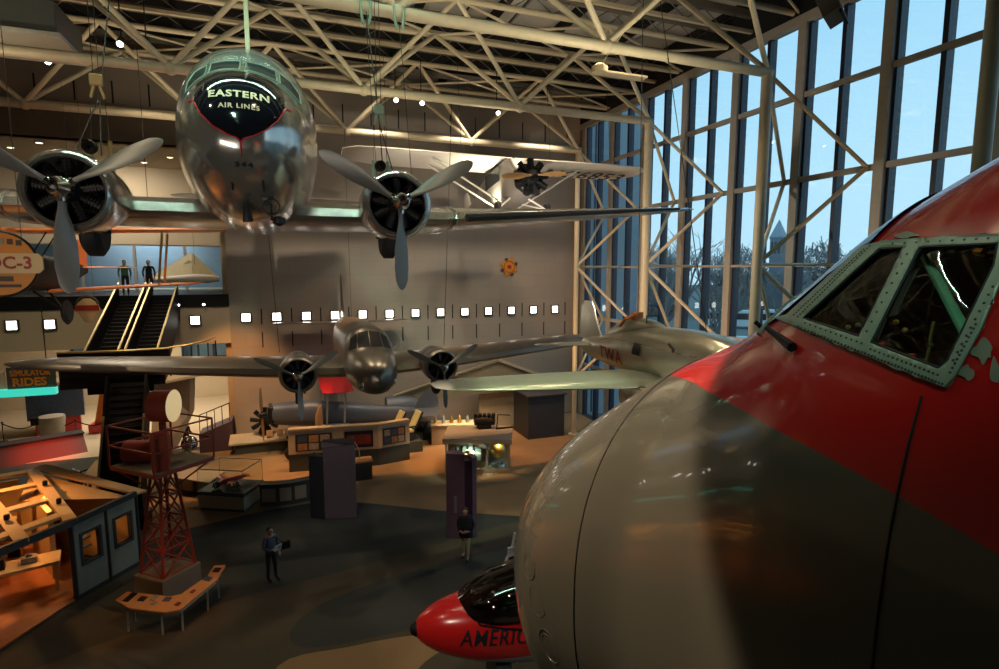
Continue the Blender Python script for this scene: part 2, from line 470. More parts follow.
# left recess: ground floor lobby, balcony above it, back wall with a window band
B().box(-24, YB, 5.35, -2.9, YB+.4, 7.55).build('wall_balcony', 'plaster', kind='structure', smooth=False)
B().box(-24, YB+.0, 7.55, -2.9, YB+7.2, 7.8).build('floor_balcony', 'black', kind='structure', smooth=False)
B().box(-24, YB-.06, 7.2, -2.9, YB+.0, 7.82).build('trim_3', 'black', kind='structure', smooth=False)
B().box(-24, YB+7, 10.5, -2.9, YB+7.4, 15.2).build('wall_recess', 'plaster', kind='structure', smooth=False)
rc = B().box(-24, YB-.06, 14.9, -2.9, YB+7.4, 15.2).build('ceiling_recess', 'plaster', kind='structure', smooth=False)
B().box(-3.2, YB+.5, 0, -2.9, YB+14, 15.2).build('wall_recess_side', 'plaster', kind='structure', smooth=False)
def glazed(idx, x0, x1, y, z0, z1, nx, zs=(), fr=.14, m='mullion_grey'):
    b = B()
    for z in (z0, z1): b.box(x0, y-.06, z-fr/2, x1, y+.06, z+fr/2)
    o = b.build('window_%d' % idx, m, kind='structure', smooth=False)
    for i in range(nx+1):
        x = x0+(x1-x0)*i/nx; B().box(x-fr/2, y-.08, z0, x+fr/2, y+.08, z1).build('mullion', m, o, smooth=False)
    for z in zs: B().box(x0, y-.05, z-fr/2, x1, y+.05, z+fr/2).build('transom', m, o, smooth=False)
    B().box(x0, y-.008, z0, x1, y+.008, z1).build('pane', 'pane', o, smooth=False)
    return o
glazed(18, -24, -3.2, YB+7.1, 7.8, 10.5, 8)
glazed(19, -13.6, -10.6, YB+12.9, 2.6, 5.2, 3, (3.9,), .14, 'mullion_dark')
glazed(20, -7.2, -3.3, YB+12.9, 2.9, 5.2, 4, (), .14, 'mullion_dark')
for i, (x0, x1, z0, z1) in enumerate(((-24, -13.6, 0, 5.2), (-13.6, -10.6, 0, 2.6), (-10.6, -7.2, 0, 5.2), (-7.2, -3.2, 0, 2.9), (-24, -2.9, 5.2, 7.6))):
    B().box(x0, YB+12.9, z0, x1, YB+13.3, z1).build('wall_lobby_%d' % (i+1), 'plaster', kind='structure', smooth=False)
B().box(-24, YB+7.2, 7.5, -2.9, YB+13.2, 7.8).build('ceiling_lobby', 'plaster', kind='structure', smooth=False)
B().box(-24, YB+.4, .0, -3.2, YB+12.9, .012).build('floor_lobby', 'plaster', kind='structure', smooth=False)
B().box(-24, YB+15, -1.2, -2.9, YB+15.3, 19).build('wall_far', 'facade_blue', kind='structure', smooth=False)
for i, (x, y) in enumerate(((-12.3, 34.1), (-9.0, 34.1), (-5.6, 34.1), (-10.6, 32.4), (-7.2, 36.2))):
    b = B().lathe([(.13, -.03), (.17, -.05), (.17, 0), (.13, 0)], (x, y, 14.9), (0, 0, 1), 16, True)
    o = solo('recessed_downlight', b, 'tube_cream', 'round downlight in the tan balcony ceiling, %s' % ('farthest left of the middle row', 'middle one of the middle row', 'farthest right of the middle row', 'nearest the front edge', 'deepest in the recess')[i], 'ceiling light', 'downlights in the balcony ceiling')
    B().cyl((0, 0, .02), (0, 0, .035), .13, n=16).build('lens', 'down_glow', o)

# glazed side wall
PY = [30.5-3.05*k for k in range(12)]
TZ = [15.05, 12.17, 9.18, 6.2, 3.2]
w1 = B().box(16.85, -3.2, 17.45, 17.2, YB, 17.75).build('window_1', 'mullion_grey', kind='structure', smooth=False)
for y in PY:
    B().box(16.86, y-.17, 0, 17.22, y+.17, 17.5).build('mullion', 'mullion_grey', w1, smooth=False, bevel=.02)
    B().box(17.0, y-.26, 0, 17.3, y-.172, 17.5).build('mullion_fin', 'mullion_dark', w1, smooth=False)
    if y > 0: B().box(16.98, y-1.6, 0, 17.3, y-1.45, 17.5).build('mullion_fin', 'mullion_dark', w1, smooth=False)
for z in TZ:
    h = .05 if z == 9.18 else .09
    B().box(16.92, -3.2, z-h, 17.08, YB, z+h).build('transom', 'mullion_grey', w1, smooth=False)
for i in range(len(PY)):
    y1 = PY[i-1] if i else YB
    B().box(17.055, PY[i], 0, 17.07, y1, 17.5).build('pane', 'pane', w1, smooth=False)
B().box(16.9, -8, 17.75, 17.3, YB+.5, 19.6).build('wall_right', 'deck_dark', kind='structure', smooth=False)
B().box(16.9, YB-.3, 0, 17.3, YB+.02, 17.6).build('trim_4', 'steel_tan', kind='structure', smooth=False)

# neighbouring pavilion outside, grey blue
fa = B().box(17.6, 34, -1.2, 24.0, 50, 21).build('neighbouring_pavilion', 'facade_blue', smooth=False)
fa['label'] = 'grey blue facade of the next pavilion seen through the glass beside the stone wall'; fa['category'] = 'building'
b = B()
for i in range(5): b.box(18.4+i*1.3, 33.95, -1, 18.5+i*1.3, 34.02, 21)
b.build('facade_joint', 'mullion_dark', fa, smooth=False)

# ------------------------------------------------------------------ roof trusses, columns, joists
NX = [14.25-5.8*k for k in range(6)]
def roof_truss(y, label, first):
    t = thing('roof_truss', label, 'truss', (0, y, 15.15), 0, None)
    B().cyl((-20, 0, 0), (14.4, 0, 0), .15, n=14).build('bottom_chord', 'tube_cream', t)
    for s in (-1, 1): B().cyl((-20, s*1.5, 2.75), (16.8, s*1.5, 2.75), .10, n=10).build('top_chord', 'tube_cream', t)
    for x in NX:
        for dx in (-2.9, 2.9):
            for s in (-1, 1):
                if x+dx < 16.9: B().cyl((x, 0, .05), (x+dx, s*1.5, 2.75), .085, n=8).build('diagonal_brace', 'tube_cream', t)
        for s in (-1, 1): B().cyl((x-2.9, s*1.5, 2.75), (x+2.9-.0, -s*1.5, 2.75), .05, n=6).build('cross_brace', 'tube_cream', t)
        if x < 14: B().ball((x, 0, 0), .2, 12, 8).build('node_joint', 'tube_cream', t)
    return t
TY = [8.0, 14.1, 20.25, 26.35]
roof_truss(TY[1], 'cream tubular roof truss nearest the viewer, crossing the top of the picture', 1)
roof_truss(TY[2], 'cream tubular roof truss running just above the big airliner cockpit', 0)
roof_truss(TY[3], 'cream tubular roof truss farthest back, just in front of the stone wall', 0)
CL = {8.0: 'tan tubular column with wall braces at the far right, beside the red cockpit roof',
      14.1: 'tan tubular column with wall braces standing right of the silver mailplane fuselage',
      20.25: 'tan tubular column with wall braces beyond the wing tip of the big airliner',
      26.35: 'tan tubular column with wall braces at the corner of the stone wall and the glass'}
for y in TY:
    t = thing('truss_column', CL[y], 'column', (14.25, y, 0))
    B().cyl((0, 0, 0), (0, 0, 15.15), .17 if y < 26 else .13, n=14).build('shaft', 'tube_cream', t)
    B().cyl((0, 0, 0), (0, 0, .12), .3, n=14).build('base_plate', 'tube_cream', t)
    for s in (-1.55, 1.55):
        for za, zb in ((9.2, 12.17), (15.15, 12.17), (9.2, 6.2), (3.2, 6.2)):
            if y < 9 and za > 9: continue
            B().cyl((0, 0, za), (2.62, s, zb), .07, n=8).build('wall_brace', 'tube_cream', t)
    B().cyl((0, 0, 9.2), (2.6, 0, 9.2), .05, n=8).build('wall_strut', 'tube_cream', t)
jl = 0
for i, y in enumerate((9.2, 11.4, 13.1, 15.8, 17.6, 19., 21.9, 23.6, 25.2, 28.2, 29.6)):
    g = ['nearest', 'second nearest', 'third nearest', 'fourth nearest', 'fifth nearest', 'sixth nearest', 'seventh nearest', 'eighth nearest', 'third from the stone wall', 'second from the stone wall', 'closest to the stone wall'][i]
    t = thing('roof_joist', 'beige steel roof joist under the dark deck, %s' % g, 'joist', (0, y, 18.0), 0, 'roof joists under the dark deck')
    B().box(-20, -.12, .55, 16.9, .12, .78).build('upper_flange', 'steel_tan', t, smooth=False)
    B().box(-20, -.07, -.02, 16.9, .07, .10).build('lower_flange', 'tube_cream', t, smooth=False)
    b = B()
    b.tube([(-19.5+k*.775, 0, .08 if k % 2 else .58) for k in range(47)], .022, 5)
    b.build('web_lattice', 'steel_tan', t, smooth=False)
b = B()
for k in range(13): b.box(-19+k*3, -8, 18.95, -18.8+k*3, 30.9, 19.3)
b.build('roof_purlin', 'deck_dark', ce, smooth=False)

# ------------------------------------------------------------------ outside: tower, trees, vehicles
t = thing('clock_tower', 'distant stone clock tower with pointed roof above the bare trees outside', 'tower', (109.6, 102.4, -1.2), R(20))
b = B().box(-1.35, -1.35, 0, 1.35, 1.35, 18.2)
b.box(-1.5, -1.5, 13.2, 1.5, 1.5, 13.5); b.box(-1.5, -1.5, 17.7, 1.5, 1.5, 18.1); b.build('shaft', 'building_stone', t, smooth=False)
B().loft([[(-1.5, -1.5, 18.1), (1.5, -1.5, 18.1), (1.5, 1.5, 18.1), (-1.5, 1.5, 18.1)], [(-.05, -.05, 22.2), (.05, -.05, 22.2), (.05, .05, 22.2), (-.05, .05, 22.2)]]).build('spire', 'facade_blue', t, smooth=False)
for s in (-1, 0, 1):
    B().box(-1.4, s*.8-.22, 14.2, -1.3, s*.8+.22, 17).build('belfry_opening', 'tinted', t, smooth=False)
    B().box(s*.8-.22, -1.4, 14.2, s*.8+.22, -1.3, 17).build('belfry_opening', 'tinted', t, smooth=False)
b = B().box(-13, -5, 0, -3, 4, 9.5).box(3, -4, 0, 13, 5, 8.2)
b.build('side_wing', 'building_stone', t, smooth=False)

def bare_tree(az, d, h, label, seed):
    rnd = random.Random(seed); x, y = d*sin(R(az)), d*cos(R(az))
    t = thing('bare_tree', label, 'tree', (x, y, -1.2), 0, 'bare winter trees outside the glass')
    tr, tw = B(), B()
    tr.cyl((0, 0, 0), (.1, 0, h*.4), h*.03, h*.02, 8)
    def br(p, dr, ln, r, dep):
        q = p+dr*ln
        (tr if dep < 2 else tw).cyl(p, q, r, r*.6, 5)
        if dep < 4:
            for _ in range(3 if dep < 3 else 2):
                nd = (dr+V((rnd.uniform(-.8, .8), rnd.uniform(-.8, .8), rnd.uniform(-.15, .5)))).normalized()
                br(p+dr*ln*rnd.uniform(.6, 1), nd, ln*rnd.uniform(.55, .8), r*.6, dep+1)
    for _ in range(5):
        br(V((.1, 0, h*rnd.uniform(.25, .4))), V((rnd.uniform(-.7, .7), rnd.uniform(-.7, .7), 1)).normalized(), h*.28, h*.013, 0)
    tr.build('trunk', 'bark', t); tw.build('branches', 'twig', t, smooth=False)
for i, (az, d, h, tx) in enumerate(((37.0, 56, 14, 'bare tree outside, closest to the grey blue pavilion'), (42.2, 50, 11.5, 'bare tree outside, second from the grey blue pavilion'), (47.5, 80, 12.5, 'bare tree outside, nearest in front of the distant clock tower'))):
    bare_tree(az, d, h, tx, i)
for i, (az, d, hw, h) in enumerate(((36.5, 132, 7.8, 15.4), (43.6, 134, 7.8, 15.2), (50.6, 134, 7.8, 15.4), (57.6, 134, 7.8, 15.2), (64.6, 134, 7.8, 15.2))):
    rnd = random.Random(i+50); x, y = d*sin(R(az)), d*cos(R(az)); b = B()
    for k in range(3000):
        a = rnd.uniform(0, 2*PI); q = hw*math.sqrt(rnd.random()); z = rnd.uniform(.0, 1)**1.35*h*(1-.22*(q/hw)**2)
        d_ = V((rnd.uniform(-.8, .8), rnd.uniform(-.8, .8), rnd.uniform(-.1, 1))).normalized()*rnd.uniform(.9, 2.2)
        p_ = V((q*cos(a), q*sin(a)*.4, z)); b.bar(p_, p_+d_, rnd.uniform(.08, .55 if z < h*.6 else .25), .06)
    t = thing('distant_grove', 'hazy clump of winter trees far outside, %s' % ('nearest the pavilion', 'left of the clock tower', 'right of the clock tower', 'beside the red cockpit roof', 'behind the red cockpit')[i], 'trees', (x, y, -1.2), 0, 'hazy tree line outside')
    b.build('crowns', 'bare_crown', t)
    c = B()
    for k in range(8): c.cyl((rnd.uniform(-hw, hw)*.8, rnd.uniform(-2, 2), 0), (rnd.uniform(-hw, hw)*.8, 0, 5), .25, .15, 6)
    c.build('trunks', 'bark', t)
def vehicle(x, y, L_, W, Hh, rz, m, label, cat, bus):
    t = thing('tour_bus' if bus else 'parked_car', label, cat, (x, y, -1.2), rz, 'vehicles parked outside')
    if bus: pr = [(-L_/2, .4), (L_/2, .4), (L_/2, Hh*.8), (L_/2-.3, Hh), (-L_/2, Hh)]
    else: pr = [(-L_/2, .35), (L_/2, .35), (L_/2, .8), (L_*.25, .95), (L_*.1, Hh), (-L_*.28, Hh), (-L_*.45, 1.), (-L_/2, .95)]
    B().prism([(a, -W/2, z) for a, z in pr], (0, W, 0)).build('body', m, t, smooth=False, bevel=.08)
    z0, z1 = (Hh*.5, Hh*.85) if bus else (1.0, Hh-.08)
    k0, k1 = (-L_*.47, L_*.47) if bus else (-L_*.27, L_*.14)
    B().box(k0, -W/2-.02, z0, k1, W/2+.02, z1).build('windows', 'tinted', t, smooth=False)
    for sx in (-.32, .32):
        for sy in (-1, 1): B().cyl((sx*L_, sy*W/2-.12*sy, .42 if bus else .33), (sx*L_, sy*W/2+.03*sy, .42 if bus else .33), .42 if bus else .33, n=14).build('wheel', 'rubber', t)
vehicle(74, 78, 11, 2.5, 3.2, R(-40), 'bus_white', 'white coach parked outside, left of the tan column', 'bus', True)
vehicle(84, 73, 11, 2.5, 3.2, R(-48), 'bus_white', 'white coach parked outside, right of the tan column', 'bus', True)
vehicle(52, 62, 4.5, 1.8, 1.5, R(-40), 'building_stone', 'grey car parked outside, nearest the pavilion', 'car', False)
vehicle(56, 57, 4.5, 1.8, 1.5, R(-40), 'bus_white', 'white car parked outside beside the grey car', 'car', False)
vehicle(60, 51, 4.5, 1.8, 1.5, R(-42), 'building_stone', 'grey car parked outside, seen beside the silver mailplane nose', 'car', False)
# ------------------------------------------------------------------ aircraft
def tree_of(rings):
    b = B().loft(rings); return BVHTree.FromPolygons([V(p) for p in b.v], b.f)
def nacelle(root, c, r, ln, cowl_m, gear=0, name='engine_nacelle', ncyl=9, open_r=.80, tail_z=.25):
    """c: cowl front centre"""
    cx, cy, cz = c
    n = B().lathe([(r*.78, ln*.26), (r*.88, ln*.33), (r*.86, ln*.5), (r*.66, ln*.75), (r*.3, ln*.95), (.01, ln)], (cx, cy, cz), n=28)
    n.v = [(x, y, z+tail_z*max(0, (y-cy)/ln-.3)) for x, y, z in n.v]
    n = n.build(name, cowl_m, root)
    prof = [(r*open_r, 0.02), (r*(open_r+.06), -.02), (r*.93, .02), (r*.985, .1), (r, .25), (r, ln*.25), (r*.96, ln*.3), (r*.9, ln*.3), (r*.9, .2), (r*open_r*.98, .1)]
    B().lathe(prof, c, n=36, closed=True).build('cowling', cowl_m, n)
    B().lathe([(.01, ln*.24), (r*.9, ln*.24), (r*.9, ln*.27), (.01, ln*.27)], c, n=24).build('firewall', 'black', n)
    return n

# --- twin engined polished airliner hanging nose-on
D3 = thing('airliner', 'large polished silver twin-engined airliner with black nose panel, hung at upper left', 'airplane', (-.66, 10.30, 10.35))
st = [(0, 1.00, .94, .03), (.06, 1.28, .66, .35), (.25, 1.62, .36, .64), (.55, 1.93, .12, .86), (1.0, 2.16, -.13, 1.04), (1.45, 2.34, -.30, 1.13), (1.75, 2.50, -.38, 1.16),
      (2.2, 2.93, -.43, 1.27), (2.6, 3.10, -.46, 1.33), (4, 3.17, -.48, 1.38), (8, 3.0, -.25, 1.3), (12, 2.7, .45, 1.02), (16, 2.35, 1.1, .60), (19.2, 2.0, 1.6, .08)]
rg = body_rings(st, 110, 56, 2.15, dist=lambda t: t**1.8)
fus = B().loft(rg).build('fuselage', 'alu_polished', D3); T3 = tree_of(rg)
def onnose(x, z, off=.012, T=T3):
    h, n, i, d = T.ray_cast(V((x, -5, z)), V((0, 1, 0)))
    if h is None:
        h, n, i, d = T.find_nearest(V((x, .4, z)))
    if n.y > 0: n = -n
    return h+n*off
# black anti-glare panel with red edge
half = [(0, .76), (.05, .82), (.20, .87), (.40, .99), (.58, 1.19), (.69, 1.42), (.70, 1.62), (.66, 1.82), (.55, 1.99), (.36, 2.10), (.16, 2.14), (0, 2.145)]
outl = half+[(-x, z) for x, z in reversed(half[1:-1])]
v2, tr = patch(outl, (), .035)
pn = B().add([onnose(x, z) for x, z in v2], tr).build('nose_panel', 'black_gloss', fus)
low = [(-.82, 1.50), (-.79, 1.44), (-.72, 1.45)]+[(-x, z-.01) for x, z in reversed(half[1:6])]+[(0, .75)]+[(x, z-.01) for x, z in half[1:6]]+[(.72, 1.45), (.79, 1.44), (.82, 1.50)]
pts = []
for a, c in zip(low, low[1:]):
    pts += [onnose(a[0]+(c[0]-a[0])*k/5, a[1]+(c[1]-a[1])*k/5, .012) for k in range(5)]
b = B().tube(pts, .011, 6); b.tube([onnose(0, .75-k*.03, .01) for k in range(8)], [.018-.0018*k for k in range(8)], 6)
b.build('red_trim', 'red_paint', fus)
text_part('EASTERN', .17, lambda x, y: onnose(x*1.2, y+1.52-.16*x*x, .034), 'letter_cream', fus, bold=.006, space=1.12)
text_part('AIR LINES', .11, lambda x, y: onnose(x*1.1, y+1.31-.14*x*x, .034), 'letter_cream', fus, bold=.003, space=1.18)
text_part('344', .09, lambda x, y: onnose(x*1.7+.02, y+.42, .014), 'letter_black', fus, bold=.004, space=1.3)
# windshield panes
for s in (-1, 1):
    for k, q in enumerate(([(.05, 2.36), (.05, 2.71), (.30, 2.69), (.56, 2.62), (.58, 2.30), (.30, 2.35)], [(.64, 2.28), (.63, 2.59), (.84, 2.46), (.98, 2.24), (1.0, 2.02), (.82, 2.17)])):
        q = [(x*s, z-.10) for x, z in q]; v2, tr = patch(q, (), .08)
        B().add([onnose(x, z, .014) for x, z in v2], tr).build('windshield_pane', 'tinted', fus)
        B().tube([onnose(q[i][0]+(q[(i+1) % 6][0]-q[i][0])*j/4, q[i][1]+(q[(i+1) % 6][1]-q[i][1])*j/4, .012) for i in range(6) for j in range(4)], .013, 5, True).build('pane_frame', 'frame_green', fus)
# aerials, loop and landing lights under the nose
lp = B().cyl((.40, 1.2, -.1), (.40, .95, -.42), .025, n=8); lp.tube([(.40+.14*cos(2*PI*i/20), .95, -.18+.14*sin(2*PI*i/20)) for i in range(20)], .018, 6, True)
lp.build('loop_aerial', 'dark_metal', fus)
B().tube([(-.02, 1.0, .05), (-.02, .93, -.2), (-.0, .98, -.46)], [.05, .055, .10], 10).build('aerial_mast', 'dark_metal', fus)
B().lathe([(.02, 0), (.12, .05), (.12, .16), (.02, .2)], (.52, 1.2, -.52), (0, 0, 1), 14).build('beacon_light', 'dark_metal', fus)
for x in (-.2, .3): B().bar((x, .34, .42), (x, .62, .05), .03, .03).build('pitot_mast', 'dark_metal', fus)
# wings
cs = wing([(-4.4, 2.9, -.12, 4.3, .72), (-1.2, 2.75, -.16, 4.5, .8), (1.2, 2.75, -.16, 4.5, .8), (4.4, 2.9, -.12, 4.3, .72)]).build('wing_center', 'alu_wing', D3)
for s, nm in ((-1, 'wing'), (1, 'wing')):
    o = wing([(s*4.35, 2.85, -.12, 4.3, .74), (s*8, 3.9, .2, 3.3, .5), (s*12, 5.1, .58, 2.2, .3), (s*13.7, 5.7, .76, 1.5, .16), (s*14.25, 6.15, .82, .8, .06)]).build(nm, 'alu_wing', D3)
    b = B().tube([(s*4.5, 2.82+u*4.3, -.12+w_*.76) for u, w_ in AF], .035, 6, True); b.build('joint_strip', 'alu_polished', o)
    B().tube([(s*x, 2.9+(x-4.4)*.291-.03, -.1+(x-4.4)*.094) for x in (4.8, 7, 9, 11, 13)], [.10, .09, .07, .05, .03], 8).build('deicer_boot', 'rubber', o)
    n = nacelle(D3, (s*2.78, 1.12, -.02), .70, 3.2, 'alu_polished')
    radial(n, (s*2.78, 1.35, 0), .56)
    propeller(D3, (s*2.78, .92, 0), 1.74, [R(-90), R(30), R(150)])
    B().lathe([(.02, -.17), (.36, -.17), (.46, -.1), (.46, .1), (.36, .17), (.02, .17)], (s*2.78, 2.5, -.62), (1, 0, 0), 24).build('wheel', 'rubber', n)
    for q in (-.24, .24): B().bar((s*2.78+q, 2.2, -.25), (s*2.78+q, 2.5, -.62), .07, .09).build('gear_strut', 'dark_metal', n)
    B().lathe([(.02, .10), (.1, .0), (.12, .12), (.02, .2)], (s*2.5, 1.45, .78), n=12).build('air_scoop', 'black', n)
    wing([(s*.3, 16.2, 1.85, 2.2, .2), (s*3.6, 17.2, 1.9, 1.4, .1), (s*4.0, 17.6, 1.9, .6, .04)]).build('tailplane', 'alu_wing', D3)
fin([(2.2, 14.6, 3.6, .12, 0), (3.3, 16.2, 2.6, .1, 0), (4.4, 17.2, 1.7, .07, 0), (4.8, 17.8, .9, .03, 0)]).build('tail_fin', 'alu_wing', D3)
for x0, x1 in ((-2.35, -2.46), (-2.75, -2.46), (2.7, 2.6), (2.95, 2.6)):
    B().cyl((x0, 1.6 if x0 < 0 else 2.4, .66), (x1, 2.2, 1.8), .012, n=6).build('suspension_cable', 'cable', D3)
for x, y in ((-2.46, 2.2), (2.6, 2.2), (.05, 2.7)):
    z0 = 2.95 if abs(x) < 1 else 1.8
    B().cyl((x, y, z0), (x, 3.8 if abs(x) > 1 else 2.9, 7.0 if abs(x) < 1 else 4.8), .012 if abs(x) > 1 else .05, n=6).build('suspension_cable', 'tube_cream' if abs(x) < 1 else 'cable', D3)
def lift_block(c, m, label):
    t = thing('lifting_block', label, 'pulley block', c); t.scale = (.72, .72, .85)
    B().box(-.15, -.06, 0, .15, .06, .24).build('housing', m, t, bevel=.03)
    for s in (-1, 1):
        B().bar((s*.06, 0, 0), (s*.15, 0, -.26), .06, .06).build('shackle', m, t, bevel=.01)
        B().cyl((s*.06, 0, .24), (s*.06, 0, 4), .01, n=5).build('rope', 'cable', t)
        B().cyl((s*.15, 0, -.26), (s*.24, -.1, -1.9), .01, n=5).build('rope', 'cable', t)
        B().cyl((s*.21, -.065, -1.15), (s*.24, -.1, -1.9), .05, n=8).build('turnbuckle', m, t)
lift_block((-3.15, 12.5, 12.35), 'yellow_block', 'yellow lifting block on ropes above the left propeller')
lift_block((1.94, 12.5, 12.32), 'green_block', 'pale green lifting block on ropes above the right propeller')
for x, g in ((1.91, 'left'), (2.69, 'right')):
    t = thing('beam_clamp', 'pale green clamp on the nearest truss chord, %s one of the two' % g, 'clamp', (x, 14.1, 14.7))
    for s in (-1, 1):
        B().tube([(s*.1, 0, .62), (s*.12, -.17, .5), (s*.1, -.19, .2), (s*.06, -.17, 0)], .035, 8).build('hook', 'green_block', t)
    B().cyl((0, -.17, .1), (0, -1.4, -4), .008, n=5).build('rope', 'cable', t)

# --- smaller low-wing twin, farther back
B7 = thing('airliner', 'dull grey twin-engined airliner with pointed nose hung in front of the stone wall', 'airplane', (2.48, 17.1, 5.7))
st = [(0, -.02, -.12, .04), (.1, .22, -.38, .28), (.4, .42, -.58, .52), (1.0, .58, -.7, .72), (1.75, .68, -.76, .84), (2.0, .80, -.77, .86), (2.55, 1.30, -.78, .88), (3.1, 1.38, -.78, .90), (6, 1.36, -.72, .9), (9, 1.2, -.4, .72), (12, .95, .15, .32), (13.3, .8, .4, .05)]
rg = body_rings(st, 80, 44, 2.2, dist=lambda t: t**1.6); f7 = B().loft(rg).build('fuselage', 'alu_dull', B7); T7 = tree_of(rg)
for s in (-1, 1):
    for q in ([(.015, .74), (.015, 1.22), (.36, 1.17), (.41, .70)], [(.44, .69), (.39, 1.15), (.60, .98), (.70, .60)]):
        q = [(x*s, z) for x, z in q]; v2, tr = patch(q, (), .08)
        B().add([onnose(x, z, .015, T7) for x, z in v2], tr).build('windshield_pane', 'black', f7)
B().ball((-.50, .36, -.28), (.10, .07, .17), 14, 10).build('landing_light', 'chrome', f7)
B().ball((.52, .38, -.22), (.05, .05, .08), 12, 8).build('landing_light', 'chrome', f7)
for s in (-1, 1):
    wing([(s*.5, 2.4, -.25, 4.2, .85), (s*2.6, 2.5, -.18, 4.0, .8), (s*5, 2.8, -.02, 3.6, .7), (s*9.4, 3.6, .25, 2.7, .45), (s*10.6, 4.0, .33, 1.8, .25), (s*11, 4.5, .36, .7, .06)]).build('wing', 'alu_dull', B7)
    n = nacelle(B7, (s*2.34, 1.35, 0), .60, 2.7, 'alu_dull')
    radial(n, (s*2.34, 1.6, 0), .48)
    propeller(B7, (s*2.34, 1.1, 0), 1.42, [R(-88), R(32), R(152)], 'prop_grey', .10, hr=.12)
    B().lathe([(.02, -.12), (.3, -.12), (.37, -.06), (.37, .06), (.3, .12), (.02, .12)], (s*2.34, 2.3, -.78), (1, 0, 0), 20).build('wheel', 'rubber', n)
    B().bar((s*2.34+.18, 2.1, -.2), (s*2.34+.18, 2.3, -.78), .07, .07).build('gear_strut', 'dark_metal', n)
    wing([(s*.2, 12.0, .62, 1.5, .14), (s*3.0, 12.5, .66, 1.0, .08), (s*3.5, 12.8, .66, .4, .03)]).build('tailplane', 'alu_dull', B7)
    B().cyl((s*2.9, 3.2, .5), (s*3.3, 3.2, 9.4), .012, n=6).build('suspension_cable', 'cable', B7)
fin([(.9, 11.2, 2.3, .1, 0), (1.9, 12.0, 1.5, .08, 0), (2.8, 12.5, .9, .05, 0), (3.1, 12.8, .4, .02, 0)]).build('tail_fin', 'alu_dull', B7)
B().cyl((0, 8, 1.2), (0, 8.6, 9.4), .012, n=6).build('suspension_cable', 'cable', B7)

# --- silver single-engined mailplane with red lettering, beside the glass
AL = thing('mailplane', 'silver low-wing mailplane with three red letters, hung beside the glass wall', 'airplane', (9.8, 9.0, 6.6))
st = [(0, .5, -.5, .5), (.6, .62, -.62, .62), (1.6, .80, -.70, .68), (2.8, .86, -.74, .68), (4.2, .80, -.76, .64), (5.2, .66, -.72, .56), (6.4, .38, -.68, .44), (7.6, .16, -.60, .26), (8.4, .02, -.50, .08), (8.6, -.1, -.4, .03)]
rg = body_rings(st, 60, 36, 2.3); fa_ = B().loft(rg).build('fuselage', 'alu_olive', AL); TA = tree_of(rg)
def onside(y, z, off=.012):
    h, n, i, d = TA.ray_cast(V((-5, y, z)), V((1, 0, 0)))
    if h is None: h, n, i, d = TA.find_nearest(V((-.6, y, z)))
    return h+(n if n.x < 0 else -n)*off
text_part('TWA', .56, lambda x, y: onside(5.95-x*1.1, y-.24), 'red_lettering', fa_, bold=.012, space=1.15)
v2, tr = patch([(4.15, .0), (4.55, 0), (4.5, .34), (4.1, .34)], (), .1)
B().add([onside(y, z) for y, z in v2], tr).build('side_window', 'tinted', fa_)
b = B().tube([onside(y, .30, .005) for y in (.6, 2, 3, 4, 5, 6, 7)], .014, 6); b.build('spine_seam', 'chrome', fa_)
B().loft(body_rings([(3.7, .78, .4, .05), (4.4, .96, .4, .25), (5.2, 1.0, .4, .3), (5.9, .82, .2, .24), (6.9, .42, .1, .05)], 20, 20)).build('headrest_fairing', 'alu_olive', fa_)
B().tube([(-.18, 4.5, .85), (-.22, 4.45, 1.1), (.22, 4.45, 1.1), (.18, 4.5, .85)], .02, 6).build('windscreen', 'dark_metal', fa_)
b = B(); b.box(-.22, 5.05, .92, .1, 5.25, 1.16); b.tube([(-.2, 5.0, 1.1), (-.34, 5.35, .95), (-.44, 5.5, .70)], .05, 8); b.build('lifting_strap', 'orange_paint', fa_, bevel=.03)
B().tube([(-.70, 2.6, .34), (-.78, 2.5, .42), (-.72, 2.75, .52)], .04, 6).build('step_bracket', 'black', fa_)
B().lathe([(.5, .0), (.58, -.06), (.66, .08), (.70, .4), (.70, .75), (.62, .75), (.6, .2)], (0, -.45, 0), n=30, closed=True).build('cowling', 'alu_olive', fa_)
radial(AL, (0, -.1, 0), .54)
propeller(AL, (0, -.55, 0), 1.4, [R(65), R(245)], 'prop_grey', .13, hr=.1)
for s in (-1, 1):
    wing([(s*.4, 2.9, -.62, 2.6, .4), (s*3, 3.1, -.55, 2.3, .34), (s*5.4, 3.4, -.47, 1.7, .22), (s*6.3, 3.6, -.44, 1.3, .14), (s*6.6, 3.95, -.43, .6, .04)]).build('wing', 'pale_green', AL)
    wing([(s*.1, 7.35, -.12, 1.1, .1), (s*1.9, 7.6, -.1, .7, .06), (s*2.15, 7.8, -.1, .3, .02)]).build('tailplane', 'alu_olive', AL)
    B().lathe([(.02, -.09), (.26, -.09), (.34, 0), (.26, .09), (.02, .09)], (s*1.4, 3.0, -1.35), (1, 0, 0), 18).build('wheel', 'rubber', AL)
    B().loft(body_rings([(2.6, -.7, -1.4, .1), (3.1, -.65, -1.45, .16), (3.9, -.75, -1.2, .05)], 8, 14)).tf(MX.Translation((s*1.4, 0, 0))).build('wheel_fairing', 'alu_olive', AL)
fin([(0, 7.1, 1.6, .1, 0), (.6, 7.5, 1.25, .08, 0), (1.15, 7.75, .9, .05, 0), (1.35, 7.95, .5, .02, 0)]).build('tail_fin', 'alu_olive', AL)
for y, q in ((2.2, 5), (5.2, 5.4)): B().cyl((0, y, .8), (0, q, 11.3), .012, n=6).build('suspension_cable', 'cable', AL)

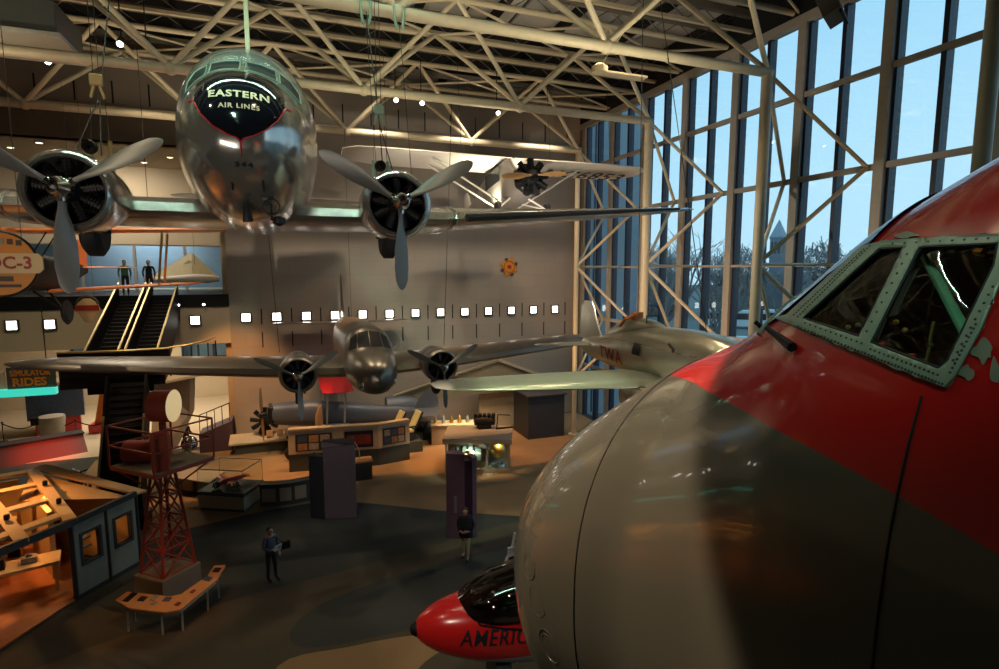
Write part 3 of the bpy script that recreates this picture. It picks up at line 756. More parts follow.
# --- silver high-wing monoplane near the roof
FCR = R(-7)
FC = thing('monoplane', 'silver high-wing monoplane with black radial engine, hung high near the stone wall', 'airplane', (8.75, 20.0, 12.5))
st = [(0, .42, -.42, .40), (.5, .55, -.50, .48), (1.1, 1.1, -.58, .55), (1.6, 1.22, -.62, .58), (3.6, 1.15, -.56, .56), (5.5, .8, -.2, .34), (8.3, .52, .2, .06)]
rg = body_rings(st, 40, 28, 4.); ff = B().loft(rg).build('fuselage', 'silver_fabric', FC)
for s in (-1, 1):
    B().box(s*.585, 1.7, .35, s*.6, 3.4, .95).build('cabin_window', 'tinted', ff, smooth=False)
    wg = wing([(s*.05, 1.5, 1.22, 2.15, .3), (s*5.2, 1.5, 1.26, 2.15, .28), (s*6.2, 1.6, 1.28, 1.8, .2), (s*6.7, 1.95, 1.29, 1.0, .08)]).build('wing', 'white_fabric', FC)
    for q in (0, .9):
        B().bar((s*.55, 1.7+q*.9, -.55), (s*3.3, 1.9+q, 1.14), .09, .05).build('wing_strut', 'white_fabric', FC)
    B().tube([(s*.4, 1.1, -.5), (s*1.0, .8, -.98)], .04, 8).build('gear_strut', 'white_fabric', FC)
    B().tube([(s*.4, 2.0, -.5), (s*1.0, .8, -.98)], .035, 8).build('gear_strut', 'white_fabric', FC)
    B().lathe([(.02, -.07), (.24, -.07), (.3, 0), (.24, .07), (.02, .07)], (s*1.05, .8, -1.0), (1, 0, 0), 18).build('wheel', 'rubber', FC)
    wing([(s*.05, 7.4, .5, 1.2, .1), (s*1.8, 7.6, .52, .8, .06), (s*2.05, 7.8, .52, .3, .02)]).build('tailplane', 'white_fabric', FC)
    if s > 0: text_part('NC6853', 1.35, lambda x, y: (3.78+x*.78, 2.5-y, 1.03), 'letter_black', wg, space=1.12, bold=.03)
    for q in (2., 5.): B().cyl((s*q, 2.2, 1.3), (s*q, 2.2, 5.2), .01, n=5).build('suspension_cable', 'cable', FC)
fin([(.5, 7.2, 1.3, .08, 0), (1.2, 7.6, .9, .05, 0), (1.45, 7.9, .4, .02, 0)]).build('tail_fin', 'white_fabric', FC)
e_ = radial(FC, (0, -.12, 0), .78, 9, 'black')
B().tube([(.5*cos(2*PI*i/24), .12, .5*sin(2*PI*i/24)) for i in range(24)], .10, 8, True).build('exhaust_ring', 'black', e_)
B().lathe([(.02, .1), (.46, .1), (.46, .3), (.02, .3)], (0, -.12, 0), n=20).build('firewall', 'dark_metal', e_)
propeller(FC, (0, -.45, 0), 1.35, [R(6), R(186)], 'prop_wood', .13, 'dark_metal', .08)

FC.rotation_euler = (FCR, 0, 0)
# --- orange biplane at far left, on the level of the balcony
PA = thing('biplane', 'dark biplane with orange wings hung at far left below the big left engine', 'airplane', (-6.8, 17.6, 8.9))
st = [(0, .35, -.35, .34), (.6, .48, -.48, .46), (1.6, .55, -.52, .46), (3.2, .5, -.45, .4), (6.4, .25, 0, .05)]
rg = body_rings(st, 40, 24, 2.8); fp = B().loft(rg).build('fuselage', 'black', PA)
for s in (-1, 1):
    wing([(s*.1, .75, 1.15, 1.5, .16), (s*4.2, .85, 1.28, 1.45, .15), (s*4.8, 1.0, 1.3, 1.1, .1), (s*5.0, 1.3, 1.3, .5, .03)]).build('upper_wing', 'orange_paint', PA)
    wing([(s*.4, 1.6, -.50, 1.2, .14), (s*3.6, 1.7, -.32, 1.15, .13), (s*4.1, 1.85, -.30, .8, .08), (s*4.25, 2.1, -.29, .3, .02)]).build('lower_wing', 'orange_paint', PA)
    for q in (0, .8): B().bar((s*3.1, 1.8+q, -.3), (s*3.4, 1.1+q, 1.2), .06, .03).build('wing_strut', 'rail_brass', PA)
    for q in (0, .7): B().bar((s*.35, .9+q, .5), (s*.7, 1.0+q, 1.15), .05, .03).build('cabane_strut', 'black', PA)
    B().tube([(s*.3, .9, -.45), (s*.95, 1.0, -1.02)], .03, 8).build('gear_strut', 'black', PA)
    B().tube([(s*.3, 1.9, -.45), (s*.95, 1.0, -1.02)], .03, 8).build('gear_strut', 'black', PA)
    B().lathe([(.02, -.07), (.27, -.07), (.35, 0), (.27, .07), (.02, .07)], (s*1.0, 1.0, -1.05), (1, 0, 0), 18).build('wheel', 'rubber', PA)
    wing([(s*.05, 5.5, .2, 1.0, .08), (s*1.5, 5.7, .2, .6, .05), (s*1.65, 5.9, .2, .25, .02)]).build('tailplane', 'orange_paint', PA)
    B().cyl((s*3, 1.6, 1.3), (s*3, 1.6, 6.4), .01, n=5).build('suspension_cable', 'cable', PA)
fin([(.2, 5.4, 1.1, .08, 0), (.9, 5.6, 1.0, .06, 0), (1.25, 5.9, .5, .02, 0)]).build('tail_fin', 'orange_paint', PA)
radial(PA, (0, -.15, 0), .5, 9, 'black')
propeller(PA, (0, -.45, 0), 1.25, [R(80), R(260)], 'prop_wood', .12, 'dark_metal', .08)
# round hanging sign in front of it
SG = thing('round_sign', 'round orange hanging sign with a cream banner and red letters, far left edge', 'sign', (-4.8, 12.4, 8.56))
SG.scale = (.886,)*3
b = B().lathe([(.005, -.03), (.62, -.03), (.66, 0), (.62, .03), (.005, .03)], (0, 0, .63), n=40); b.build('disc', 'sign_orange', SG)
B().tube([(.65*cos(2*PI*i/40), -.02, .63+.65*sin(2*PI*i/40)) for i in range(40)], .025, 6, True).build('rim', 'dark_metal', SG)
bn = B().prism([(-.75, -.06, .44), (.66, -.06, .44), (.74, -.06, .52), (.74, -.06, .74), (.66, -.06, .84), (-.75, -.06, .84)], (0, .05, 0)).build('banner', 'sign_cream', SG, smooth=False)
text_part('DC-3', .34, lambda x, y: (x*.95+.20, -.07, y+.64), 'red_lettering', bn, bold=.008)
for i in range(5):
    x = -.2+i*.14; B().box(x-.045, -.045, 1.02-.35*(x-.08)**2, x+.045, -.03, 1.13-.35*(x-.08)**2).build('worn_mark', 'grey_plain' if i == 2 else 'frame_brown', SG, smooth=False)
for x0, x1, z0, z1 in ((0, .22, .28, .38), (-.12, .34, .16, .22)):
    B().box(x0, -.045, z0, x1, -.03, z1).build('worn_mark', 'frame_brown', SG, smooth=False)
for s in (-1, 1): B().cyl((s*.4, 0, 1.1), (s*.4, 0, 8.0), .008, n=5).build('chain', 'cable', SG)
# shield shaped sign further along
SH = thing('shield_sign', 'small cream badge-shaped hanging sign in front of the escalator', 'sign', (-6.3, 22.0, 7.28))
B().prism([(-.1, 0, 0), (.1, 0, 0), (.24, 0, .28), (.36, 0, .42), (.30, 0, .62), (.1, 0, .80), (-.1, 0, .80), (-.30, 0, .62), (-.36, 0, .42), (-.24, 0, .28)], (0, .06, 0)).build('plate', 'sign_cream', SH, smooth=False, bevel=.02)
B().box(-.33, -.02, .40, .33, 0, .58).build('band', 'red_lettering', SH, smooth=False)
B().tube([(.3*cos(PI*i/10), .02, .60+.28*sin(PI*i/10)) for i in range(11)], .035, 6).build('rim', 'frame_brown', SH)
for s in (-1, 1): B().cyl((s*.2, .03, .78), (s*.2, .03, 7.6), .006, n=5).build('chain', 'cable', SH)
# orange badge on the stone wall
BG = thing('wall_badge', 'round orange badge with scalloped edge mounted high on the stone wall', 'sign', (12.25, 30.99, 8.68))
b = B(); b.lathe([(.005, -.06), (.42, -.06), (.46, 0), (.005, 0)], (0, 0, .53), n=32); b.build('disc', 'sign_orange', BG)
for i in range(8):
    a = 2*PI*i/8+.39; B().lathe([(.005, -.07), (.10, -.07), (.10, 0), (.005, 0)], (.47*cos(a), 0, .53+.47*sin(a)), n=12).build('scallop', 'sign_orange' if i % 2 else 'frame_brown', BG)
B().box(-.12, -.08, .43, .12, -.06, .64).build('emblem', 'red_lettering', BG, smooth=False)
B().tube([(.33*cos(2*PI*i/24), -.06, .53+.33*sin(2*PI*i/24)) for i in range(24)], .02, 5, True).build('ring', 'frame_brown', BG)
# ------------------------------------------------------------------ the big red and grey airliner nose beside the camera
XA = 3.185
D7S = [(-.6, 9.88, 5.56, 1.50), (.2, 9.81, 5.54, 1.48), (1.0, 9.7, 5.49, 1.44), (1.7, 9.4, 5.42, 1.4), (2.2, 9.02, 5.32, 1.36), (2.7, 8.66, 5.18, 1.36), (3.3, 8.36, 5.01, 1.44), (3.9, 7.99, 4.9, 1.5), (4.5, 7.58, 5.01, 1.35), (5.0, 7.16, 5.27, 1.0), (5.3, 6.74, 5.61, .57), (5.45, 6.33, 6.01, .08)]
D7 = thing('airliner_nose', 'huge airliner nose section with red cheatline and framed cockpit windows filling the right foreground', 'airplane', (XA, 2.6, 0))
OF = V((XA, 2.6, 0))
rg = body_rings([(s-2.6, a, b_, h) for s, a, b_, h in D7S], 190, 150, 2.3)
W1 = [(882, 251), (906, 250), (862, 338), (806, 320)]
W2 = [(922.5, 249.6), (1001, 246), (997, 268), (951, 362), (942, 369.5), (874, 344)]
W0 = [(849, 253), (864, 252), (792, 316), (770, 315)]
def grow(p, k):
    cx = sum(a for a, b_ in p)/len(p); cy = sum(b_ for a, b_ in p)/len(p)
    return [(cx+(a-cx)*(1+k/math.hypot(a-cx, b_-cy)), cy+(b_-cy)*(1+k/math.hypot(a-cx, b_-cy))) for a, b_ in p]
b = B().loft(rg); TD = BVHTree.FromPolygons([V(p) for p in b.v], b.f)
GW = [grow(p, 7.) for p in (W1, W2)]
keep = []
for f in b.f:
    if len(f) > 4: keep.append(f); continue
    c = sum((V(b.v[i]) for i in f), V())/4
    q = V((-abs(c.x), c.y, c.z)); p = proj(q+OF)
    hole = c.z > 8.2 and any(inpoly(*p, g) for g in GW)
    if hole:
        d = (q+OF-CAMP).normalized(); h = TD.ray_cast(CAMP-OF, d)
        hole = h[0] is not None and (h[0]-q).length < .15
    if not hole: keep.append(f)
b.f = keep; SKV = list(b.v)
m = mat('nose_paint', (.118, .113, .092), .20, .25, var=.1, scale=1.2, bump=.05, coat=.6); M['nose_paint'] = m
nt = m.node_tree; N = nt.nodes; L = nt.links; bs = N['Principled BSDF']
mixn = [n for n in N if n.type == 'MIX'][0]; tcn = [n for n in N if n.type == 'TEX_COORD'][0]
sp = N.new('ShaderNodeSeparateXYZ'); L.new(tcn.outputs['Object'], sp.inputs[0])
def hit(x, y):
    h = TD.ray_cast(CAMP-OF, ray(x, y)); return h[0], h[1]
pa, pb, pc = hit(690, 381)[0], hit(820, 453)[0], hit(990, 549)[0]
# cheat line height as a straight slope along the fuselage
sl = (pa.z-pc.z)/(pa.y-pc.y); z0 = pb.z-sl*pb.y
def mth(op, a, b_=None, c=None):
    n = N.new('ShaderNodeMath'); n.operation = op
    for i, v in enumerate((a, b_, c)):
        if v is None: continue
        if isinstance(v, (int, float)): n.inputs[i].default_value = v
        else: L.new(v, n.inputs[i])
    return n.outputs[0]
# quadratic through the three points
q2 = ((pc.z-pa.z)/(pc.y-pa.y)-(pb.z-pa.z)/(pb.y-pa.y))/(pc.y-pb.y); q1 = (pb.z-pa.z)/(pb.y-pa.y)-q2*(pa.y+pb.y); q0 = pa.z-q1*pa.y-q2*pa.y**2
lim = mth('MULTIPLY_ADD', mth('MULTIPLY_ADD', sp.outputs['Y'], q2, q1), sp.outputs['Y'], q0)
isred = mth('GREATER_THAN', sp.outputs['Z'], lim)
rd = N.new('ShaderNodeMix'); rd.data_type = 'RGBA'; L.new(isred, rd.inputs['Factor'])
L.new(mixn.outputs['Result'], rd.inputs['A']); rd.inputs['B'].default_value = (.52, .010, .010, 1)
L.new(rd.outputs['Result'], bs.inputs['Base Color']); L.new(mth('MULTIPLY', mth('SUBTRACT', 1, isred), .3), bs.inputs['Metallic'])
skin = b.build('fuselage_skin', 'nose_paint', D7, ang=1.2)
def onskin(x, y, off=.008):
    p, n = hit(x, y)
    if p is None:
        r = ray(x, y); p0 = CAMP-OF+r*((-1.3-(CAMP-OF).x)/r.x); p, n, i, d = TD.find_nearest(p0)
    if n.dot(ray(x, y)) > 0: n = -n
    return p+n*off
def both(bb, name, m, par, **k):
    """a piece on the near side and its mirror on the far side"""
    bb.build(name, m, par, **k); c = B(); c.v = [(-x, y, z) for x, y, z in bb.v]; c.f = bb.f; return c.build(name, m, par, **k)
FRO = [(789, 316.5), (776, 319), (788, 324), (868, 357), (948, 389), (958, 377), (983, 332), (1003, 285), (1012, 236), (999, 236.5), (940, 239.5), (886, 243), (863, 249)]
v2, tr = patch(FRO, (W1, W2), 5)
fr = B().add([onskin(x, y, .011) for x, y in v2], tr)
fb = fr.build('window_frame', 'frame_green', skin, solid=.012)
c = B(); c.v = [(-x, y, z) for x, y, z in fr.v]; c.f = fr.f; fb2 = c.build('window_frame', 'frame_green', skin, solid=.012)
for w_ in (W1, W2):
    v2, tr = patch(grow(w_, .6), (), 6); both(B().add([onskin(x, y, .002) for x, y in v2], tr), 'cockpit_pane', 'cockpit_glass', skin)
    b = B().tube([onskin(w_[i][0]+(w_[(i+1) % len(w_)][0]-w_[i][0])*j/8, w_[i][1]+(w_[(i+1) % len(w_)][1]-w_[i][1])*j/8, .013) for i in range(len(w_)) for j in range(8)], .006, 5, True)
    b.build('pane_gasket', 'rubber', skin)
# curved front windshield with its surround
wr = [r for r in rg if -.90 < r[0][1] < -.33]
ws, wi = B(), {}
for i in range(len(wr)-1):
    for j in range(150):
        q = [(i, j), (i, (j+1) % 150), (i+1, (j+1) % 150), (i+1, j)]
        P_ = [V(wr[a][c_]) for a, c_ in q]
        if min(p.z for p in P_) < 8.4 or max(abs(p.x) for p in P_) > .86+.0*i: continue
        for k_, p in zip(q, P_):
            if k_ not in wi: wi[k_] = len(ws.v); ws.v.append((p.x*1.006, p.y+.006, p.z+.012))
        ws.f.append(tuple(wi[k_] for k_ in q))
ws.build('windshield', 'windshield_dark', skin)
for r_ in (wr[-1],):
    e_ = sorted([p for p in r_ if p[2] > 8.4 and abs(p[0]) < .88], key=lambda p: p[0])
    B().tube([(x, y, z+.012) for x, y, z in e_], .014, 8).build('windshield_edge', 'frame_green', skin)
B().tube([(0, r[0][1], max(p[2] for p in r)+.008) for r in wr], .010, 8).build('windshield_post', 'frame_green', skin)
rv = B()
def rivets(p, q, n):
    for i in range(n):
        t = (i+.5)/n; rv.ball(onskin(p[0]+(q[0]-p[0])*t, p[1]+(q[1]-p[1])*t, .017), .0045, 6, 4)
rivets((874, 247.5), (800, 320), 30); rivets((868, 251), (796, 318), 30)
rivets((800, 328), (948, 386), 44); rivets((806, 324), (868, 346), 12); rivets((872, 350), (944, 377), 16)
rivets((913, 252), (868, 338), 9); rivets((955, 366), (999, 285), 10); rivets((890, 246.5), (998, 241), 9); rivets((981, 324), (953, 376), 12)
rv.build('rivets', 'dark_metal', skin)['kind'] = 'stuff'
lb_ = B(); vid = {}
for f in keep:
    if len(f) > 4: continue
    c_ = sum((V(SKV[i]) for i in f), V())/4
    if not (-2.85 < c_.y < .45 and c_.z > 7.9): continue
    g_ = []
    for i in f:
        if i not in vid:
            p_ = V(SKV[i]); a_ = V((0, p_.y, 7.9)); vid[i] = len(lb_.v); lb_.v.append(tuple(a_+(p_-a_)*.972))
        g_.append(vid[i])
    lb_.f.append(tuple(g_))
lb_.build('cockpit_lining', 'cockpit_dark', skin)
# seams, ports, worn paint, probes
for y_ in (hit(592, 487)[0].y, hit(890, 530)[0].y):
    sec = min(rg, key=lambda r: abs(r[0][1]-y_)); b = B().tube([(p[0]*1.0005, p[1], p[2]+.001) for p in sec if p[2] < 8.75 and p[0] < 1.2 and not inpoly(*proj(V(p)+OF), FRO)], .0045, 5); b.build('skin_seam', 'slot', skin)
for (x, y), r in (((549, 646), .12), ((537, 601), .11), ((529, 566), .10)):
    p, n = hit(x, y)
    if p is None: continue
    B().lathe([(r*.72, .0), (r*.8, .015), (r, .015), (r*1.05, .0)], p, n, 24).build('port_ring', 'nose_paint', skin)
    B().lathe([(.002, .008), (r*.74, .008)], p, n, 24).build('port_cover', 'grey_plain', skin)
def blob(c, s, n, seed):
    r = random.Random(seed); return smooth2([(c[0]+s[0]*cos(2*PI*i/n)*r.uniform(.45, 1.1), c[1]+s[1]*sin(2*PI*i/n)*r.uniform(.45, 1.1)) for i in range(n)], 3)
for c_, s_, n_, sd in (((985, 352), (12, 14), 11, 3), ((968, 372), (9, 9), 9, 5), ((997, 372), (7, 18), 9, 8), ((906, 236.5), (13, 4), 9, 2)):
    v2, tr = patch(blob(c_, s_, n_, sd), (), 3)
    B().add([onskin(x, y, .006) for x, y in v2], tr).build('worn_paint', 'worn', skin)
B().cyl(onskin(757, 330, .02), onskin(776, 334, .05), .022, .012, 8).build('wiper_arm', 'black', skin)
B().cyl(onskin(762, 328, .0), onskin(762, 328, .05), .012, n=8).build('wiper_pivot', 'black', skin)
# cockpit interior
ci = B().loft(body_rings([(-2.8, 9.6, 7.9, 1.1), (-1.6, 9.45, 7.9, 1.1), (-.95, 9.2, 7.95, 1.08)], 8, 24, 2.6)).f
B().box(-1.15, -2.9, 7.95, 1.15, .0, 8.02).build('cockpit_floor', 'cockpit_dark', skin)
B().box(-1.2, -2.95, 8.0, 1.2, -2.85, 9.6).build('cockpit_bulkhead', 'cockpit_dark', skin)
pn = B().prism([(-.85, -.6, 8.0), (-.85, -.2, 8.0), (-.85, -.35, 8.5), (-.85, -.5, 8.5)], (1.7, 0, 0)).build('instrument_panel', 'cockpit_dark', skin, bevel=.01)
for k in range(6): B().lathe([(.002, .012), (.045, .012), (.05, 0)], (-.7+k*.12, -.545, 8.3), (0, -1, .1), 14).build('instrument_dial', 'photo_grey', pn)
for s in (-1, 1):
    st_ = B().box(s*.55-.22, -1.75, 8.25, s*.55+.22, -1.3, 8.35); st_.box(s*.55-.2, -1.86, 8.3, s*.55+.2, -1.74, 8.85); st_.build('pilot_seat', 'hut_wood', skin, bevel=.03)
    B().tube([(s*.55+.14*cos(2*PI*i/16), -.75, 8.5+.12*sin(2*PI*i/16)) for i in range(16)], .014, 6, True).build('control_yoke', 'black', skin)
    B().cyl((s*.55, -.75, 8.4), (s*.55, -.7, 8.02), .02, n=8).build('control_column', 'black', skin)
def inpix(x, y, d): return onskin(x, y, 0)+ray(x, y)*d
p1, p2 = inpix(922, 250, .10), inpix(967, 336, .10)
B().cyl(p1, p2, .017, n=10).build('pane_reflection', 'reflection_green', skin)  # solid green bar standing in for a lamp reflection on the pane
for (x, y) in ((858, 325), (848, 327), (905, 330), (930, 345), (896, 322)):
    B().ball(inpix(x, y, .14), .010, 8, 6).build('control_knob', 'brass', skin)
B().tube([inpix(934, 322, .14), inpix(931, 335, .14), inpix(929, 350, .14), inpix(926, 362, .14)], .006, 6).build('control_lever', 'brass', skin)
B().tube([inpix(976, 251, .1), inpix(990, 254, .1), inpix(1003, 255, .1)], .014, 8).build('overhead_handle', 'orange_paint', skin)
# stand carrying the nose
B().box(-.9, -.6, 0, .9, 1.6, 5.15).build('support_plinth', 'pylon_dark', D7, smooth=False)

# ------------------------------------------------------------------ small red aircraft nose below it
RN = thing('small_aircraft_nose', 'small red aircraft nose with black tip, glass canopy and slanted black lettering', 'airplane', (1.93, 9.6, 1.0), R(-7))
RN.scale = (1.12,)*3
st = [(0, 1.32, 1.12, .10), (.12, 1.45, .98, .24), (.5, 1.62, .78, .45), (1.1, 1.72, .60, .62), (1.9, 1.74, .50, .72), (3.2, 1.74, .46, .78), (4.6, 1.7, .5, .76)]
rg2 = body_rings(st, 60, 40, 2.1, 'x'); TR = tree_of(rg2)
m = mat('red_and_silver', (.62, .014, .014), .22, 0, var=.05, coat=.5); M['red_and_silver'] = m
nt = m.node_tree; N = nt.nodes; L = nt.links; bs = N['Principled BSDF']; tcn = [n for n in N if n.type == 'TEX_COORD'][0]; mixn = [n for n in N if n.type == 'MIX'][0]
sp = N.new('ShaderNodeSeparateXYZ'); L.new(tcn.outputs['Object'], sp.inputs[0])
lim = mth('MULTIPLY_ADD', mth('MAXIMUM', mth('SUBTRACT', sp.outputs['X'], .55), 0), .05, .84)
isb = mth('MULTIPLY', mth('LESS_THAN', sp.outputs['Z'], lim), mth('GREATER_THAN', sp.outputs['X'], .55))
rd = N.new('ShaderNodeMix'); rd.data_type = 'RGBA'; L.new(isb, rd.inputs['Factor']); L.new(mixn.outputs['Result'], rd.inputs['A']); rd.inputs['B'].default_value = (.42, .40, .35, 1); L.new(rd.outputs['Result'], bs.inputs['Base Color'])
rb = B().loft(rg2).build('fuselage', 'red_and_silver', RN)
B().lathe([(.002, -.09), (.075, -.07), (.115, -.01), (.13, .03), (.10, .06)], (0, 0, 1.22), (1, 0, 0), 20).build('nose_tip', 'black', rb)
def onred(x, z, off=.012):
    h, n, i, d = TR.ray_cast(V((x, -4, z)), V((0, 1, 0)))
    if h is None: h, n, i, d = TR.find_nearest(V((x, -.7, z)))
    return h+(n if n.y < 0 else -n)*off
text_part('AMERICAN', .36, lambda x, y: onred(1.42+x*.78, 1.27+y*.95), 'letter_black', rb, shear=.25, bold=.004, space=1.12)
cn = B().loft(body_rings([(.62, 1.60, 1.40, .05), (.9, 1.78, 1.30, .45), (1.4, 1.98, 1.25, .66), (2.2, 2.10, 1.25, .74), (3.4, 2.05, 1.25, .76), (4.4, 1.9, 1.25, .6)], 40, 30, 2.1, 'x')).build('canopy', 'canopy_glass', rb)
b = B().tube([(.72+.02, 0, 1.58)]+[onred(.8+k*.2, 1.50-.14*sin(min(1, k/6)*PI/2)+.0, .02) for k in range(1, 18)], .016, 6); b.build('canopy_rim', 'black', rb)
B().box(1.3, -.5, 1.35, 3.6, .5, 1.72).build('cockpit_tub', 'car_silver', rb, bevel=.15)
for x in (1.3, 3.4): B().prism([(x, -.5, -1.1), (x, .5, -1.1), (x, .42, .62), (x, -.42, .62)], (.25, 0, 0)).build('display_cradle', 'case_green', RN)
FRM = thing('barrier_frame', 'small white bent-tube frame with a dark panel beside the grey nose', 'frame', (4.35, 11.0, 0))
b = B().tube([(.22, 0, 0), (.16, 0, 1.9), (-.18, 0, 2.1), (-.02, .05, 2.55), (.12, .08, 2.75), (.2, .1, 3.1)], .035, 8); b.build('tube_frame', 'white_fabric', FRM)
for k in range(3): B().bar((.0, .04, 2.62+k*.08), (.2, .06, 2.62+k*.08), .05, .05).build('rung', 'white_fabric', FRM)
B().prism([(-.06, .06, 2.16), (.22, .06, 2.1), (.22, .06, 2.55), (.05, .06, 2.56)], (0, .03, 0)).build('panel', 'black', FRM)
# ------------------------------------------------------------------ exhibits on the floor
# angled panel wall with pictures
PW = thing('exhibit_wall', 'cream exhibit wall with three picture panels and dark base under the grey airliner', 'exhibit panel', (2.35, 25.5, 0))
def panel(x0, y0, x1, y1, z0, z1, m, th=.16): 
    b = B(); d = V((x1-x0, y1-y0, 0)); n = V((-d.y, d.x, 0)).normalized()*th
    return b.prism([(x0, y0, z0), (x1, y1, z0), (x1, y1, z1), (x0, y0, z1)], n)
segs = [(-2.7, .35, -.55, .1), (-.55, .1, 1.2, -.15), (1.2, -.15, 2.7, .15)]
for i, (x0, y0, x1, y1) in enumerate(segs):
    panel(x0, y0, x1, y1, 0, .82, 'x', .2).build('base', 'case_green', PW, smooth=False)
    w_ = panel(x0, y0-.06, x1, y1-.06, .82, 1.92, 'x', .2).build('panel', 'case_cream', PW, smooth=False)
    panel(x0, y0-.12, x1, y1-.12, 1.92, 2.0, 'x', .34).build('ledge', 'case_tan', PW, smooth=False)
    f = lambda u, z, o: (x0+(x1-x0)*u, y0+(y1-y0)*u-.062-o, z)
    B().prism([f(.14, .95, 0), f(.86, .95, 0), f(.86, 1.72, 0), f(.14, 1.72, 0)], (0, -.03, 0)).build('picture_board', 'photo_dark', w_, smooth=False)
    if i == 1:
        B().prism([f(.2, 1.08, .03), f(.8, 1.08, .03), f(.8, 1.55, .03), f(.2, 1.55, .03)], (0, -.01, 0)).build('picture', 'photo_red', w_, smooth=False)
    else:
        for k in range(3):
            for j in range(2):
                u0 = .18+k*.225; z = 1.0+j*.36
                B().prism([f(u0, z, .03), f(u0+.19, z, .03), f(u0+.19, z+.3, .03), f(u0, z+.3, .03)], (0, -.01, 0)).build('picture', ('photo_orange', 'photo_grey', 'photo_blue')[(k+j*2+i) % 3], w_, smooth=False)
# pylon and purple column
PY_ = thing('exhibit_pylon', 'tall dark grey exhibit block with a mauve face in front of the panel wall', 'exhibit block', (1.2, 20.5, 0))
B().prism([(-.82, .15, 0), (-.34, -.18, 0), (-.34, -.02, 0), (-.6, .5, 0)], (0, 0, 2.35)).build('side_block', 'pylon_dark', PY_, smooth=False)
B().prism([(-.34, -.18, 0), (.77, -.42, 0), (.8, .4, 0), (-.3, .55, 0)], (0, 0, 2.75)).build('main_block', 'pylon_mauve', PY_, smooth=False, bevel=.02)
B().prism([(-.3, .55, 2.75), (.8, .4, 2.75), (.77, -.42, 2.75), (-.34, -.18, 2.65)], (0, 0, .03)).build('cap', 'pylon_dark', PY_, smooth=False)
PC = thing('exhibit_column', 'tall purple exhibit column behind the visitor in a dark jacket', 'exhibit block', (5.15, 17.3, 0))
B().prism([(-.52, .1, 0), (.05, -.18, 0), (.05, .35, 0), (-.4, .4, 0)], (0, 0, 2.95)).build('main_block', 'purple', PC, smooth=False, bevel=.02)
B().prism([(.05, -.14, 0), (.3, -.2, 0), (.3, .3, 0), (.05, .35, 0)], (0, 0, 2.7)).build('side_slot', 'purple_dark', PC, smooth=False)
B().prism([(.3, -.24, 0), (.46, -.18, 0), (.42, .3, 0), (.3, .3, 0)], (0, 0, 2.8)).build('side_block', 'purple', PC, smooth=False)
B().box(-.3, -.06, .9, -.1, .0, 1.5).build('text_panel', 'pylon_mauve', PC)
# glass case with red model aircraft
def case(loc, rz, sx, sy, hb, ht, label, name='display_case', base='case_tan'):
    t = thing(name, label, 'display case', loc, rz)
    B().box(-sx/2, -sy/2, .12, sx/2, sy/2, hb).build('base', base, t, smooth=False, bevel=.02)
    B().box(-sx/2+.05, -sy/2+.05, 0, sx/2-.05, sy/2-.05, .12).build('plinth', 'case_green', t, smooth=False)
    B().box(-sx/2-.02, -sy/2-.02, hb, sx/2+.02, sy/2+.02, hb+.14).build('deck', 'case_green', t, smooth=False)
    x, y = sx/2-.02, sy/2-.02
    for a, b_, c, d in ((-x, -y, x, -y), (x, -y, x, y), (x, y, -x, y), (-x, y, -x, -y)):
        B().add([(a, b_, hb+.14), (c, d, hb+.14), (c, d, ht), (a, b_, ht)], [(0, 1, 2, 3)]).build('glass_side', 'case_glass', t, smooth=False)
        B().bar((a, b_, ht), (c, d, ht), .035, .035).build('top_edge', 'case_cream', t)
        B().bar((a, b_, hb+.14), (a, b_, ht), .012, .012).build('glass_corner', 'case_tan', t)
    return t
CA = case((-2.42, 22.95, 0), R(-28), 1.85, 1.35, .62, 1.62, 'glass display case on tan base holding a red model aircraft, beside the low barrier')
MD = thing('model_aircraft', 'red model aircraft standing inside the glass case with tan base', 'model', (-2.4, 23.0, .78), R(-60))
B().loft(body_rings([(-.6, .2, .12, .02), (-.4, .3, .1, .1), (.2, .3, .12, .1), (.7, .22, .18, .02)], 16, 14)).build('fuselage', 'red_paint', MD)
wing([(-.75, -.25, .2, .28, .04), (.75, -.25, .2, .28, .04)]).build('wing', 'red_paint', MD); wing([(-.25, .5, .22, .16, .02), (.25, .5, .22, .16, .02)]).build('tailplane', 'red_paint', MD)
B().cyl((0, -.1, 0), (0, -.1, .14), .03, n=8).build('stand', 'black', MD)
for i, (x, y) in enumerate(((-2.9, 22.65), (-2.2, 22.4))):
    t = thing('model_engine', 'small dark model engine in the red model aircraft case, %s' % ('left one' if not i else 'right one'), 'model', (x, y, .76))
    B().box(-.14, -.1, 0, .14, .1, .05).build('stand', 'pylon_dark', t); radial(t, (0, 0, .2), .15, 7)
# low barrier with cream panels
BR = thing('low_barrier', 'low dark barrier with five cream panels between glass case and tall grey block', 'barrier', (-.45, 22.25, 0))
bp = [(-.95, .1), (-.3, -.08), (.25, -.1), (.8, 0), (1.3, .15), (1.75, .4)]
for k, (a, c) in enumerate(zip(bp, bp[1:])):
    panel(a[0], a[1], c[0], c[1], 0, .82, 'x', .3).build('section', 'case_green', BR, smooth=False)
    d = V((c[0]-a[0], c[1]-a[1], 0)); p = V((a[0], a[1], 0))
    B().prism([p+d*.12+V((0, 0, .18)), p+d*.88+V((0, 0, .18)), p+d*.88+V((0, 0, .70)), p+d*.12+V((0, 0, .70))], (0, -.02, 0)).build('cream_panel', 'case_tan', BR, smooth=False)
    panel(a[0], a[1]-.05, c[0], c[1]-.05, .82, .88, 'x', .4).build('rail_top', 'case_green', BR, smooth=False)
DK = thing('reading_desk', 'low sloped reading desk with cream panels left of the glass case', 'exhibit panel', (-3.75, 24.5, 0))
